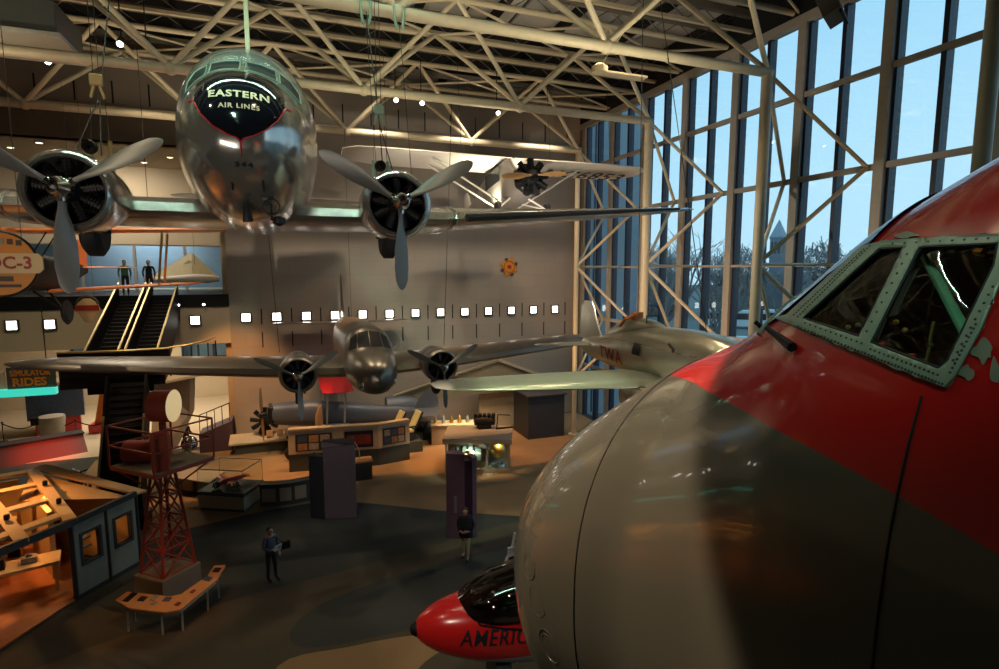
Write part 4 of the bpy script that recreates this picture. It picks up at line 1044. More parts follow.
for k, (a, c) in enumerate((((-.9, .7), (-.1, .1)), ((-.1, .1), (.75, -.6)))):
    panel(a[0], a[1], c[0], c[1], 0, .7, 'x', .35).build('base', 'case_green', DK, smooth=False)
    p, q = V((*a, .7)), V((*c, .7)); B().prism([p+V((-.25, -.3, 0)), q+V((-.25, -.3, 0)), q+V((.25, .3, .2)), p+V((.25, .3, .2))], (0, 0, .05)).build('sloped_top', 'case_tan', DK, smooth=False)
    d = q-p; B().prism([p+d*.15-V((.02, .02, .6)), p+d*.85-V((.02, .02, .6)), p+d*.85-V((.02, .02, .12)), p+d*.15-V((.02, .02, .12))], (-.01, -.02, 0)).build('cream_panel', 'case_tan', DK, smooth=False)
# engine bench at the wall
EB = thing('display_bench', 'long cream display bench against the orange lit wall', 'bench', (-1.6, 29.6, 0))
B().box(-1.25, -.3, 0, 1.9, .5, .5).build('base', 'case_green', EB, smooth=False)
B().prism([(-1.5, -.4, .5), (2.0, -.4, .5), (2.0, .6, .72), (-1.5, .6, .72)], (0, 0, .08)).build('sloped_top', 'case_cream', EB, smooth=False)
en = thing('aero_engine', 'black radial engine standing on the cream display bench', 'engine', (-1.45, 29.75, .70))
B().cyl((0, .1, 0), (0, .1, .5), .1, n=10).build('stand', 'black', en); radial(en, (0, 0, .78), .75, 9, 'black')
for i, (x, z) in enumerate(((-.5, .72), (.35, .72), (.0, .74))):
    t = solo('information_card', B().prism([(x-.9, 29.45, z), (x-.6, 29.45, z), (x-.6, 29.6, z+.3), (x-.9, 29.6, z+.3)], (0, .03, 0)), 'photo_orange', 'small tilted information card on the cream bench, %s' % ('nearest the black engine', 'farthest right', 'in the middle')[i], 'sign', smooth=False)
# big vitrine with turbine and globe
BV = thing('display_case', 'large grey-roofed display case with lit turbine parts and a golden sphere', 'display case', (7.9, 23.75, 0), R(-22))
B().box(-1.45, -1.0, 0, 1.45, 1.0, .18).build('base', 'case_tan', BV, smooth=False)
B().box(-1.45, .1, .18, 1.45, 1.0, 1.35).build('core', 'grey_plain', BV, smooth=False)
B().box(-1.55, -1.1, 1.35, 1.55, 1.1, 1.58).build('roof', 'grey_plain', BV, smooth=False, bevel=.02)
for x in (-1.4, .42, 1.4): B().box(x-.05, -.98, .18, x+.05, -.88, 1.35).build('post', 'grey_plain', BV, smooth=False)
for x0, x1 in ((-1.35, .37), (.47, 1.35)): B().add([(x0, -.95, .18), (x1, -.95, .18), (x1, -.95, 1.35), (x0, -.95, 1.35)], [(0, 1, 2, 3)]).build('glass_front', 'case_glass', BV, smooth=False)
def sub(name, label, cat, loc): return thing(name, label, cat, loc)
g = sub('globe', 'golden sphere in the right bay of the large grey-roofed case', 'globe', (8.55, 22.95, .18))
B().ball((0, 0, .72), .36, 22, 14).build('sphere', 'gold', g); B().lathe([(.34, 0), (.3, .1), (.1, .16), (.1, .36)], (0, 0, 0), (0, 0, 1), 18).build('stand', 'car_silver', g)
g = sub('jet_engine', 'silver bulbous engine in the left bay of the large grey-roofed case', 'engine', (7.15, 23.4, .18))
B().lathe([(.02, -.75), (.3, -.65), (.42, -.2), (.42, .3), (.3, .7), (.02, .75)], (0, 0, .52), (1, -.4, 0), 24).build('casing', 'car_silver', g)
for k in range(4): B().lathe([(.43, -.04), (.47, -.04), (.47, .04), (.43, .04)], V((0, 0, .52))+V((1, -.4, 0)).normalized()*(-.4+k*.26), (1, -.4, 0), 22, True).build('flange', 'chrome', g)
B().box(-.4, -.2, 0, .4, .2, .15).build('stand', 'black', g)
g = sub('instrument', 'round red-topped instrument above the silver engine in the case', 'instrument', (7.1, 22.78, .93))
B().lathe([(.02, 0), (.26, 0), (.28, .06), (.1, .09), (.1, .2), (.02, .22)], (0, 0, 0), (0, 0, 1), 20).build('dial', 'photo_orange', g)
B().cyl((0, 0, -.75), (0, 0, 0), .05, n=10).build('post', 'dark_metal', g)
# engine and lamp on its roof
g = thing('aero_engine', 'black engine on the roof of the large display case', 'engine', (8.35, 24.3, 1.58))
B().lathe([(.02, -.5), (.2, -.45), (.26, 0), (.2, .5), (.02, .55)], (0, 0, .35), (1, -.3, 0), 18).build('crankcase', 'black', g)
for k in range(5): B().cyl((-.4+k*.2, .1-.06*k, .35), (-.4+k*.2, .02-.06*k, .72), .09, n=10).build('engine_cylinder', 'engine_metal', g)
B().box(-.3, -.2, 0, .3, .2, .2).build('stand', 'black', g)
g = thing('small_cart', 'thin dark cart frame beside the black engine on the case roof', 'cart', (9.15, 23.9, 1.58))
B().tube([(-.3, 0, .08), (-.25, 0, .7), (.35, 0, .62)], .03, 6).build('handle', 'black', g); B().bar((-.35, 0, .03), (.5, 0, .03), .1, .06).build('deck', 'black', g)
# pedestal with arm
RPd = thing('pedestal', 'dark red pedestal with tan top and small lamp arm beside the mauve block', 'pedestal', (2.66, 23.95, 0))
B().box(-.36, -.25, 0, .36, .3, .8).build('base', 'frame_brown', RPd, smooth=False); B().box(-.4, -.3, .8, .4, .34, .86).build('top', 'bench_wood', RPd, smooth=False)
B().tube([(-.1, .1, .86), (-.15, .1, 1.3), (-.32, .05, 1.65)], .025, 6).build('lamp_arm', 'case_cream', RPd)
# bright counter with glass at the centre back
CT = thing('lit_counter', 'brightly lit yellow display counter behind the large grey-roofed case', 'counter', (8.1, 27.4, 0), R(-15))
B().box(-1.5, -.4, 0, 1.5, .5, 1.0).build('base', 'case_tan', CT, smooth=False)
B().box(-1.55, -.45, 1.0, 1.55, .55, 1.06).build('top', 'case_cream', CT, smooth=False)
for k in range(7):
    x = -1.3+k*.42; g = B().lathe([(.02, 0), (.1, 0), (.12, .1+.03*(k % 3)), (.05, .3+.05*(k % 2)), (.02, .42)], (0, 0, 0), (0, 0, 1), 12)
    o = g.build('trophy', ('gold', 'car_silver', 'brass')[k % 3]); o.location = V((8.1, 27.4, 1.06))+MX.Rotation(R(-15), 4, 'Z') @ V((x, 0, 0))
    o['label'] = '%s trophy on the brightly lit yellow counter, %s from the left' % (('gold', 'silver', 'brass')[k % 3], ('first', 'second', 'third', 'fourth', 'fifth', 'sixth', 'seventh')[k]); o['category'] = 'trophy'; o['group'] = 'trophies on the lit counter'
t = thing('propeller_blade', 'brown wooden propeller blade standing upright behind the exhibit wall', 'propeller', (1.1, 26.3, 0), R(25))
B().loft([[(w_*cos(2*PI*i/12)+.12*sin(z*2.2), .05*sin(2*PI*i/12), z) for i in range(12)] for z, w_ in ((.06, .1), (.5, .12), (1.2, .17), (1.8, .2), (2.4, .18), (2.75, .1), (2.85, .03))]).build('blade', 'prop_wood', t)
B().box(-.3, -.25, 0, .3, .25, .08).build('stand', 'black', t, smooth=False)
# two yellow airliner seats
for i, (x, y) in enumerate(((4.55, 27.2), (5.35, 27.0))):
    t = thing('passenger_chair', 'yellow-edged airliner seat behind the exhibit wall, %s one' % ('left', 'right')[i], 'seat', (x, y, .55), R(-75))
    B().obox((0, .3, 1.02), .5, .14, .95, mx=MX.Rotation(R(-28), 4, 'X')).build('backrest', 'seat_yellow', t, bevel=.05)
    B().obox((0, .41, 1.0), .5, .1, .9, mx=MX.Rotation(R(-28), 4, 'X')).build('back_shell', 'black', t, bevel=.03)
    B().obox((0, -.15, .5), .5, .55, .14).build('cushion', 'seat_yellow', t, bevel=.05)
    for s in (-1, 1): B().bar((s*.24, -.3, .72), (s*.24, .3, .72), .06, .06).build('armrest', 'black', t)
    B().box(-.22, -.3, 0, .22, .1, .43).build('pedestal', 'dark_metal', t)
SB = solo('seat_platform', B().box(4.1, 26.6, 0, 5.9, 27.7, .55), 'case_green', 'dark platform carrying the two yellow airliner seats', 'platform', smooth=False)
# mail biplane on the floor
MB_ = thing('biplane', 'grey blue mail biplane parked on the floor in front of the stone wall', 'airplane', (-1.25, 28.35, 0), R(-90))
st = [(0, 2.85, 2.15, .3), (.35, 3.0, 2.0, .46), (1.6, 3.0, 1.85, .5), (3.4, 2.8, 1.75, .48), (5.5, 2.45, 1.7, .3), (8.2, 2.0, 1.6, .06)]
b = B().loft(body_rings([(s, a-.35, c-.35-.12*s*.3, h) for s, a, c, h in st], 40, 24, 2.8)); b.build('fuselage', 'grey_blue_plane', MB_)
propeller(MB_, (0, -.25, 2.15), 1.45, [R(76), R(256)], 'prop_wood', .14, 'dark_metal', .1)
b = B().box(-.42, .02, 1.7, .42, .3, 2.6).build('radiator', 'dark_metal', MB_, bevel=.1)
for s in (-1, 1):
    wing([(s*.0 if s > 0 else -.01, 2.4, 3.45, 1.5, .14), (s*2.2, 2.45, 3.45, 1.4, .12), (s*2.5, 2.8, 3.45, .7, .05)]).build('upper_wing', 'red_paint', MB_)
    wing([(s*.4, 2.3, 1.45, 1.45, .14), (s*2.2, 2.35, 1.5, 1.35, .12), (s*2.5, 2.7, 1.5, .7, .05)]).build('lower_wing', 'grey_blue_plane', MB_)
    for x in (1.8,):
        for q in (0, .8): B().bar((s*x, 2.6+q, 1.5), (s*x, 2.7+q, 3.45), .08, .04).build('wing_strut', 'tube_cream', MB_)
    B().tube([(s*.4, 1.0, 1.4), (s*.9, 1.1, .4)], .05, 8).build('gear_strut', 'tube_cream', MB_); B().tube([(s*.4, 2.1, 1.3), (s*.9, 1.1, .4)], .05, 8).build('gear_strut', 'tube_cream', MB_)
    B().lathe([(.02, -.06), (.32, -.06), (.4, 0), (.32, .06), (.02, .06)], (s*.95, 1.1, .4), (1, 0, 0), 20).build('wheel', 'rubber', MB_)
    wing([(s*.02, 7.0, 1.75, 1.3, .1), (s*1.7, 7.2, 1.75, .8, .05)]).build('tailplane', 'grey_blue_plane', MB_)
fin([(1.6, 7.0, 1.5, .08, 0), (2.2, 7.3, 1.1, .06, 0), (2.7, 7.7, .6, .03, 0)]).build('tail_fin', 'grey_blue_plane', MB_)
B().cyl((0, 7.6, 0), (0, 7.6, 1.5), .03, n=6).build('tail_stand', 'black', MB_)
# tan entrance canopy with winged emblem
EC = thing('entrance_canopy', 'tan sloped exhibit canopy with white edges and winged emblem behind the green wing', 'canopy', (9.6, 29.2, 0))
B().prism([(-4.6, 0, 2.3), (1.4, 0, 3.9), (4.2, 0, 2.75), (4.2, 0, 2.2), (-4.6, 0, 1.9)], (0, .6, 0)).build('gable', 'canopy_tan', EC, smooth=False)
B().bar((1.3, -.06, 3.98), (4.2, -.06, 2.8), .12, .16).build('edge_trim', 'case_cream', EC); B().bar((4.2, -.06, 2.8), (6.2, -.06, 2.7), .12, .16).build('edge_trim', 'case_cream', EC)
B().bar((-4.6, -.06, 2.36), (1.3, -.06, 3.98), .1, .08).build('edge_trim', 'canopy_tan', EC)
for s in (-1, 1): B().prism([(-.6+s*.15, -.05, 2.55), (-.6+s*.15, -.05, 2.85), (-.6+s*1.5, -.05, 3.0), (-.6+s*.9, -.05, 2.6)], (0, .05, 0)).build('emblem_wing', 'brass', EC, smooth=False)
B().lathe([(.005, -.06), (.24, -.06), (.26, 0)], (-.6, 0, 2.72), n=20).build('emblem_disc', 'bench_wood', EC)
for x in (-4.3, 4.0): B().box(x-.12, .1, 0, x+.12, .4, 2.3).build('post', 'grey_plain', EC, smooth=False)
solo('exhibit_booth', B().box(11.6, 26.5, 0, 13.75, 28.6, 2.3).box(11.5, 26.4, 2.3, 13.85, 28.7, 2.4), 'pylon_dark', 'dark exhibit booth under the green wing, beside the red nose', 'booth', smooth=False, bevel=.02)
solo('partition_wall', B().box(9.9, 29.6, 0, 12.9, 29.8, 2.0), 'case_cream', 'plain orange lit partition behind the lit counter', 'partition', smooth=False)
EM = thing('emblem_body', 'grey blue streamlined body with small red emblem behind the exhibit wall', 'aircraft part', (6.2, 29.3, 0), R(90))
EM.scale = (.8, .75, 1)
B().loft(body_rings([(-2.2, 2.3, .6, .7), (-1, 2.35, .4, .8), (.6, 1.9, .35, .7), (1.6, 1.2, .4, .3), (1.9, .9, .6, .05)], 30, 24, 2.4)).tf(MX.Rotation(PI, 4, 'Z')).build('shell', 'grey_blue_plane', EM)
B().box(-1.1, -2.2, 0, 1.1, 2.2, .38).build('plinth', 'case_green', EM, smooth=False)
B().lathe([(.005, -.02), (.26, -.02), (.28, 0)], (-.76, -1.0, 1.3), (1, 0, 0), 20).build('emblem', 'red_lettering', EM)

# beacon tower
BT = thing('beacon_tower', 'red lattice beacon tower on concrete block with railed platform and big lamp', 'tower', (-3.52, 17.25, 0))
pb_ = B().prism([(-.85, -.15, 0), (-.02, -.85, 0), (.80, .0, 0), (-.05, .75, 0)], (0, 0, .66)).build('pedestal', 'concrete', BT, smooth=False, bevel=.03)
lb = [V((-.68, -.1, .66)), V((-.02, -.68, .66)), (V((.66, .0, .66))), V((-.02, .58, .66))]
lt = [V((-.26, -.03, 3.55)), V((.0, -.28, 3.55)), V((.28, .0, 3.55)), V((.0, .25, 3.55))]
for i in range(4):
    B().bar(lb[i], lt[i], .07, .07).build('tower_leg', 'tower_red', BT)
    j = (i+1) % 4; lv = [0, .25, .5, .75, 1]
    for a, c in zip(lv, lv[1:]):
        p, q, r_, s_ = lb[i].lerp(lt[i], a), lb[j].lerp(lt[j], c), lb[j].lerp(lt[j], a), lb[i].lerp(lt[i], c)
        B().bar(p, q, .035, .035).build('lattice_brace', 'tower_red', BT); B().bar(r_, s_, .035, .035).build('lattice_brace', 'tower_red', BT); B().bar(p, r_, .04, .04).build('lattice_ring', 'tower_red', BT)
PL = [V((-1.25, .1, 0)), V((.05, -1.15, 0)), V((1.3, .0, 0)), V((.05, 1.2, 0))]
pf = B().prism([p+V((0, 0, 3.62)) for p in PL], (0, 0, .1)).build('platform', 'tower_red', BT, smooth=False)
B().prism([p*.97+V((0, 0, 3.72)) for p in PL], (0, 0, .02)).build('platform_deck', 'canopy_tan', pf, smooth=False)
for i in range(4):
    p, q = PL[i], PL[(i+1) % 4]
    B().bar(p+V((0, 0, 3.72)), p+V((0, 0, 4.85)), .05, .05).build('rail_post', 'tower_red', BT)
    for z in (4.3, 4.85): B().bar(p+V((0, 0, z)), q+V((0, 0, z)), .04, .04).build('guard_rail', 'tower_red', BT)
    B().bar(p*.9+V((0, 0, 3.62)), lb[i].lerp(lt[i], .82), .04, .04).build('platform_brace', 'tower_red', BT)
bc = B().cyl((-.08, -.15, 5.35), (.44, -.30, 5.35), .42, .44, 28).build('beacon_lamp', 'tower_red', BT)
B().lathe([(.005, .05), (.3, .03), (.40, 0), (.44, -.02)], (.46, -.305, 5.35), V((.52, -.15, 0)), 26).build('lamp_lens', 'beacon_lens', bc)
B().cyl((.12, -.2, 3.72), (.12, -.2, 4.9), .09, n=12).build('lamp_post', 'tower_red', BT)
B().box(-.05, -.35, 4.25, .25, -.05, 4.5).build('gear_box', 'black', BT)
B().box(-.05, -.95, 3.74, .35, -.62, 4.75).build('control_cabinet', 'tower_red', BT, smooth=False, bevel=.02)
B().ball((.72, -.1, 4.2), .22, 16, 10).build('globe_lamp', 'chrome', BT)
B().lathe([(.02, -.6), (.3, -.55), (.32, .5), (.02, .55)], (-.35, .1, 4.05), (1, -.3, 0), 18).build('drum', 'tower_red', BT)
# angled bench desk round its pedestal
AB = thing('angled_bench', 'angled wooden reading bench on thin legs wrapping the beacon tower block', 'bench', (-3.28, 15.45, 0))
o_ = [(-1.15, .22), (-.75, -.2), (.1, -.62), (.42, -.62), (1.15, .35), (1.3, .95), (1.0, 1.0), (.9, .6), (.35, .0), (.1, -.02), (-.95, .5)]
tp = B().prism([(x, y, .62+.12*(y+.6)) for x, y in o_], (0, 0, .06)).build('top', 'bench_wood', AB, smooth=False, bevel=.015)
B().tube([(x*.93+.01, y*.93+.03, .56+.12*(y+.6)) for x, y in o_], .025, 6, True).build('under_rail', 'case_cream', AB)
for x, y in ((-.85, .0), (-.02, -.45), (.42, -.45), (.9, .25), (1.1, .8), (-.8, .38)):
    B().bar((x, y, 0), (x, y, .58+.1*(y+.6)), .04, .04).build('leg', 'case_cream', AB)
for (x, y, w_, h_, m, a) in ((-.82, .22, .16, .32, 'black', -.5), (-.52, .06, .18, .16, 'photo_dark', -.45), (-.25, .02, .12, .2, 'photo_grey', -.5), (-.22, -.2, .12, .12, 'photo_grey', -.5), (.06, -.14, .18, .14, 'photo_blue', -.4), (.34, -.4, .12, .12, 'photo_red', .9), (.62, -.0, .12, .1, 'photo_red', .9), (.92, .42, .16, .2, 'photo_blue', .95), (1.1, .75, .18, .18, 'photo_dark', 1.2)):
    c_, s_ = cos(a), sin(a); q = [(x+u*w_/2*c_-v_*h_/2*s_, y+u*w_/2*s_+v_*h_/2*c_) for u, v_ in ((-1, -1), (1, -1), (1, 1), (-1, 1))]
    B().prism([(px, py, .684+.12*(py+.6)) for px, py in q], (0, 0, .012)).build('picture', m, tp, smooth=False)

# hut with open roof, lower left
HT = thing('workshop_hut', 'grey blue exhibit hut without roof covering, two windows and wooden floor, lower left', 'hut', (-5.9, 17.5, 0), 0)
A_, Bp, E_ = V((.1, 0, 0)), V((1.25, 1.6, 0)), V((-1.4, -2.7, 0))     # corner, right end, left end of the front
dr = (Bp-A_).normalized(); nn = V((-dr.y, dr.x, 0))
def wp(u, z, o=0): return A_+dr*u+nn*o+V((0, 0, z))
Lw = (Bp-A_).length
# front wall: two panels each with one window
for k in range(2):
    u0, u1 = k*Lw/2, (k+1)*Lw/2; wu0, wu1 = u0+.26, u1-.24
    b = B()
    for a, c, z0, z1 in ((u0, wu0, .1, 2.15), (wu1, u1, .1, 2.15), (wu0, wu1, .1, .95), (wu0, wu1, 1.75, 2.15)):
        b.prism([wp(a, z0), wp(c, z0), wp(c, z1), wp(a, z1)], nn*.08)
    w_ = b.build('wall_panel', 'hut_blue', HT, smooth=False)
    b = B()
    for a, c, z0, z1 in ((wu0-.07, wu0, .88, 1.82), (wu1, wu1+.07, .88, 1.82), (wu0, wu1, .88, .95), (wu0, wu1, 1.75, 1.82)): b.prism([wp(a, z0, -.03), wp(c, z0, -.03), wp(c, z1, -.03), wp(a, z1, -.03)], nn*.14)
    b.build('window_frame', 'hut_trim', w_, smooth=False)
    if k == 0:
        for z in (1.2, 1.45): B().prism([wp(wu0, z, .3), wp(wu1, z, .3), wp(wu1, z+.03, .3), wp(wu0, z+.03, .3)], nn*.2).build('shelf', 'hut_trim', w_, smooth=False)
    else: B().prism([wp(wu0+.1, .9, .5), wp(wu0+.35, .9, .5), wp(wu0+.3, 1.5, .5), wp(wu0+.15, 1.5, .5)], nn*.2).build('silhouette', 'black', w_, smooth=False)
    B().add([wp(wu0, .95, .04), wp(wu1, .95, .04), wp(wu1, 1.75, .04), wp(wu0, 1.75, .04)], [(0, 1, 2, 3)]).build('pane', 'case_glass', w_, smooth=False)
for u in (0, Lw/2, Lw): B().bar(wp(u, 0, .02), wp(u, 2.2, .02), .1, .1).build('corner_post', 'hut_trim', HT)
B().prism([wp(-.05, 0, -.02), wp(Lw, 0, -.02), wp(Lw, .12, -.02), wp(-.05, .12, -.02)], nn*.1).build('skirting', 'hut_trim', HT, smooth=False)
# open front to the left with a beam
d2 = (A_-E_).normalized(); n2 = V((-d2.y, d2.x, 0))
B().bar(E_-d2*1.5+V((0, 0, 2.6)), A_+V((0, 0, 2.22)), .12, .2).build('front_beam', 'hut_trim', HT)
B().bar(A_+V((0, 0, 2.22)), Bp+V((0, 0, 2.26)), .12, .16).build('front_beam', 'hut_trim', HT)
FLo = [E_-d2*2, A_, Bp, Bp+n2*2.0, V((-2.6, 4.3, 0)), V((-8, 3.4, 0)), V((-8, -2, 0))]
B().prism([p+V((0, 0, .02)) for p in FLo], (0, 0, .05)).build('wood_floor', 'floor_wood', HT, smooth=False)
B().prism([p+V((0, 0, .07)) for p in (Bp, Bp+V((-.1, 0, 0)), V((-2.7, 4.2, 0)), V((-2.6, 4.3, 0)))], (0, 0, 1.95)).build('back_wall', 'hut_wood', HT, smooth=False)
B().prism([p+V((0, 0, .07)) for p in (V((-2.6, 4.3, 0)), V((-8, 3.4, 0)), V((-8, 3.3, 0)), V((-2.6, 4.2, 0)))], (0, 0, 2.2)).build('back_wall', 'hut_wood', HT, smooth=False)
B().prism([V((-.9, 1.4, .07)), V((-.8, 1.5, .07)), V((-2.0, 3.6, .07)), V((-2.1, 3.5, .07))], (0, 0, 2.0)).build('inner_wall', 'hut_wood', HT, smooth=False)
# rafters and pediment
ap = V((-2.2, 4.2, 2.55))
B().prism([Bp+V((0, 0, 2.2)), Bp+V((.25, .2, 2.2)), ap+V((.3, .2, .05)), ap], (0, 0, .06)).build('eave_board', 'hut_wood', HT, smooth=False)
for k in range(5):
    p = A_.lerp(E_-d2*2.2, k/4)+V((0, 0, 2.28+.09*k)); q = ap+V((-1.35*k, -.35*k, .0))
    B().bar(p, q, .30, .12).build('rafter', 'hut_wood', HT)
    for t_ in (.25, .6):
        c_ = p.lerp(q, t_); B().obox(c_+V((0, 0, .16)), .11, .11, .16).build('spot_fixture', 'black', HT, bevel=.02)
for t_ in (.12, .4, .7, .97): B().bar((A_+V((0, 0, 2.28))).lerp(ap, t_), (E_-d2*2.2+V((0, 0, 2.64))).lerp(ap+V((-5.4, -1.4, 0)), t_), .34, .08).build('purlin_beam', 'hut_wood', HT)
cy_ = B().add([Bp+V((-.1, .1, 2.1)), ap+V((0, 0, -.1)), V((-2.0, 2.6, 2.1))], [(0, 1, 2)]).build('ceiling_sheet', 'hut_wood', HT, smooth=False, solid=.03)
# furniture inside
wbn = thing('workbench', 'wooden workbench inside the hut behind the open front', 'table', (-7.6, 18.2, .07), R(15))
B().box(-1.2, -.4, .78, 1.2, .4, .86).build('top', 'hut_wood', wbn, smooth=False)
for sx in (-1.1, 1.1):
    for sy in (-.32, .32): B().bar((sx, sy, 0), (sx, sy, .78), .08, .08).build('leg', 'hut_wood', wbn)
for i, (x, y, sx, sz, m) in enumerate(((-8.3, 18.05, .3, .2, 'red_paint'), (-7.7, 18.15, .25, .3, 'black'), (-7.1, 18.35, .35, .16, 'photo_grey'))):
    solo('tool_box', B().obox((x, y, .93+sz/2), sx, .25, sz, R(15)).obox((x, y, .93+sz+.03), sx*.4, .05, .06, R(15)), m, ('small red box on the hut workbench', 'small black box on the hut workbench', 'small grey box on the hut workbench')[i], 'box', smooth=False)
shf = thing('shelf_unit', 'wooden shelf unit with mixed goods against the inner hut wall', 'shelf', (-8.9, 20.4, .07), R(17))
for z in (.1, .7, 1.3): B().box(-.8, -.2, z, .8, .2, z+.04).build('shelf_board', 'hut_wood', shf, smooth=False)
for s in (-1, 1): B().box(s*.8-.03, -.2, 0, s*.8+.03, .2, 1.7).build('side_panel', 'hut_wood', shf, smooth=False)
for i in range(8):
    x = -.6+.4*(i % 4); z = .14+.6*(i//4); p_ = V((-8.9, 20.4, .07))+MX.Rotation(R(17), 4, 'Z') @ V((x, 0, z))
    o = B().box(-.12, -.1, 0, .12, .1, .2+.05*(i % 3)).box(-.05, -.05, .2+.05*(i % 3), .05, .05, .27+.05*(i % 3)).build('storage_tin', ('red_paint', 'photo_blue', 'case_cream', 'black')[i % 4], smooth=False); o.location = p_
    o['label'] = '%s tin on the hut shelf, %s board' % (('red', 'blue', 'cream', 'black')[i % 4], ('lower', 'upper')[i//4]); o['category'] = 'tin'; o['group'] = 'tins on the hut shelf'

# escalators
ES = thing('escalator', 'black double escalator with brass handrails descending from the balcony', 'escalator', (-6.6, 25.6, 0))
def flight(x0, x1, y0, z0, y1, z1, name):
    f = B().prism([(x0, y0, z0), (x0, y1, z1), (x0, y1, z1-.9), (x0, y0, z0-.9)], (x1-x0, 0, 0)).build(name, 'escalator_black', ES, smooth=False)
    n = 18; b = B()
    for k in range(n): 
        t_ = k/n; b.box(x0+.15, y0+(y1-y0)*t_, z0+(z1-z0)*t_, x1-.15, y0+(y1-y0)*(t_+1/n)+.02, z0+(z1-z0)*t_+.12)
    b.build('steps', 'black', f, smooth=False)
    for x in (x0, x1-.08):
        B().prism([(x, y0, z0), (x, y1, z1), (x, y1, z1+.8), (x, y0, z0+.8)], (.08, 0, 0)).build('balustrade', 'escalator_black', f, smooth=False)
        B().bar((x+.04, y0-.1, z0+.85), (x+.04, y1+.2, z1+.85), .065, .07).build('handrail', 'rail_brass', f)
flight(-1.05, .15, .3, 5.0, 5.4, 7.55, 'upper_flight'); flight(.3, 1.5, .3, 5.0, 5.4, 7.55, 'upper_flight')
B().box(-1.5, -1.0, 4.6, 1.9, .3, 5.0).build('landing', 'escalator_black', ES, smooth=False)
b = B()
arc = [(-1.5+3.6*k/12, -1.0-.25*sin(PI*k/12)) for k in range(13)]
for (xa, ya), (xb, yb) in zip(arc, arc[1:]): b.prism([(xa, ya, 5.0), (xb, yb, 5.0), (xb, yb, 5.95), (xa, ya, 5.95)], (0, .05, 0))
b.build('landing_balustrade', 'escalator_black', ES, smooth=False)
B().tube([(x, y, 6.0) for x, y in arc], .05, 6).build('landing_rail', 'rail_brass', ES)
gl = [(2.1, -1.0), (2.8, -.6), (3.3, .2), (3.5, 1.0)]
for (xa, ya), (xb, yb) in zip(gl, gl[1:]): B().add([(xa, ya, 5.0), (xb, yb, 5.0), (xb, yb, 6.0), (xa, ya, 6.0)], [(0, 1, 2, 3)]).build('glass_guard', 'case_glass', ES, smooth=False)
B().tube([(x, y, 6.02+.05*k) for k, (x, y) in enumerate(gl)], .04, 6).build('guard_rail', 'rail_brass', ES)
for (xa, ya) in gl: B().bar((xa, ya, 4.9), (xa, ya, 6.0), .05, .05).build('guard_post', 'dark_metal', ES)
B().prism([(1.9, -1.0, 4.6), (3.6, 1.0, 4.6), (3.6, 1.4, 4.9), (1.9, .3, 4.9)], (0, 0, .1)).build('landing_wing', 'plaster', ES, smooth=False)
flight(.0, 1.35, -3.2, .5, -1.0, 4.75, 'lower_flight')
B().prism([(1.4, -2.2, 1.6), (1.4, -.4, 4.6), (2.6, -.0, 4.6), (2.4, .6, 3.0), (1.9, -.6, 1.8)], (.12, .5, 0)).build('side_cladding', 'case_tan', ES, smooth=False)
B().box(-.3, -3.9, 0, 1.6, -3.1, .5).build('bottom_plate', 'escalator_black', ES, smooth=False)
# railing and ramp
RW = thing('ramp_wall', 'dark purple ramp wall with thin metal railing left of the stone wall', 'ramp', (-3.9, 30.4, 0))
B().prism([(-.6, -.2, 0), (.9, -.2, 0), (.9, -.2, 1.5), (-.6, -.2, .95)], (0, 1.2, 0)).build('wall', 'ramp_purple', RW, smooth=False)
for k in range(5): B().bar((-.55+k*.34, -.1, .95+k*.12), (-.55+k*.34, -.1, 1.9+k*.12), .035, .035).build('baluster', 'dark_metal', RW)
B().bar((-.55, -.1, 1.9), (.85, -.1, 2.42), .04, .05).build('handrail', 'dark_metal', RW)
# simulator sign, counter, blue kiosk, bin, ropes
SS = thing('hanging_sign', 'dark simulator rides sign with orange letters over a teal light strip', 'sign', (-9.4, 25.9, 4.4))
sp_ = B().box(-.75, 0, .12, .75, .12, .95).build('board', 'case_green', SS, smooth=False)
text_part('SIMULATOR', .30, lambda x, y: (x*.78-.02, -.012, y+.71), 'sign_orange', sp_, bold=.012); text_part('RIDES', .42, lambda x, y: (x-.06, -.012, y+.36), 'sign_orange', sp_, bold=.016)
B().box(-2.2, -.1, -.16, .75, .2, .12).build('teal_strip', 'teal_light', SS, smooth=False)
B().box(-2.2, .02, .14, -.85, .12, .8).build('cream_board', 'case_cream', SS, smooth=False)
for x in (-1.9, .5): B().bar((x, .06, .9), (x, .06, 3.2), .03, .03).build('hanger', 'dark_metal', SS)
RCt = thing('ticket_counter', 'long low counter glowing red orange, left edge behind the hut', 'counter', (-11.7, 31.6, 0), R(25))
B().prism([(-3.2, -.1, 0), (2.1, -.1, 0), (2.1, .9, .75), (-3.2, .9, .75)], (0, .5, 0)).build('front', 'glow_counter', RCt, smooth=False)
B().box(-3.25, .8, .75, 2.15, 1.6, .82).build('top', 'pylon_dark', RCt, smooth=False)
BK = thing('simulator_booth', 'dark blue simulator booth with tan roof behind the teal strip', 'booth', (-12.3, 36.7, 0), R(15))
B().prism([(-1.3, 0, .9), (1.2, 0, .9), (1.2, 0, 3.0), (-1.3, 0, 2.3)], (0, 1.6, 0)).build('cabin', 'photo_blue', BK, smooth=False); B().prism([(-1.4, -.1, 2.34), (1.3, -.1, 3.05), (1.3, -.1, 3.2), (-1.4, -.1, 2.5)], (0, 1.8, 0)).build('roof', 'case_tan', BK, smooth=False)
B().box(-1, .2, 0, 1, 1.4, .9).build('base', 'red_paint', BK, smooth=False)
OM = thing('robot_arm_ride', 'bright red orange ride machine with white panel beside the blue booth', 'ride', (-10.0, 36.2, 0))
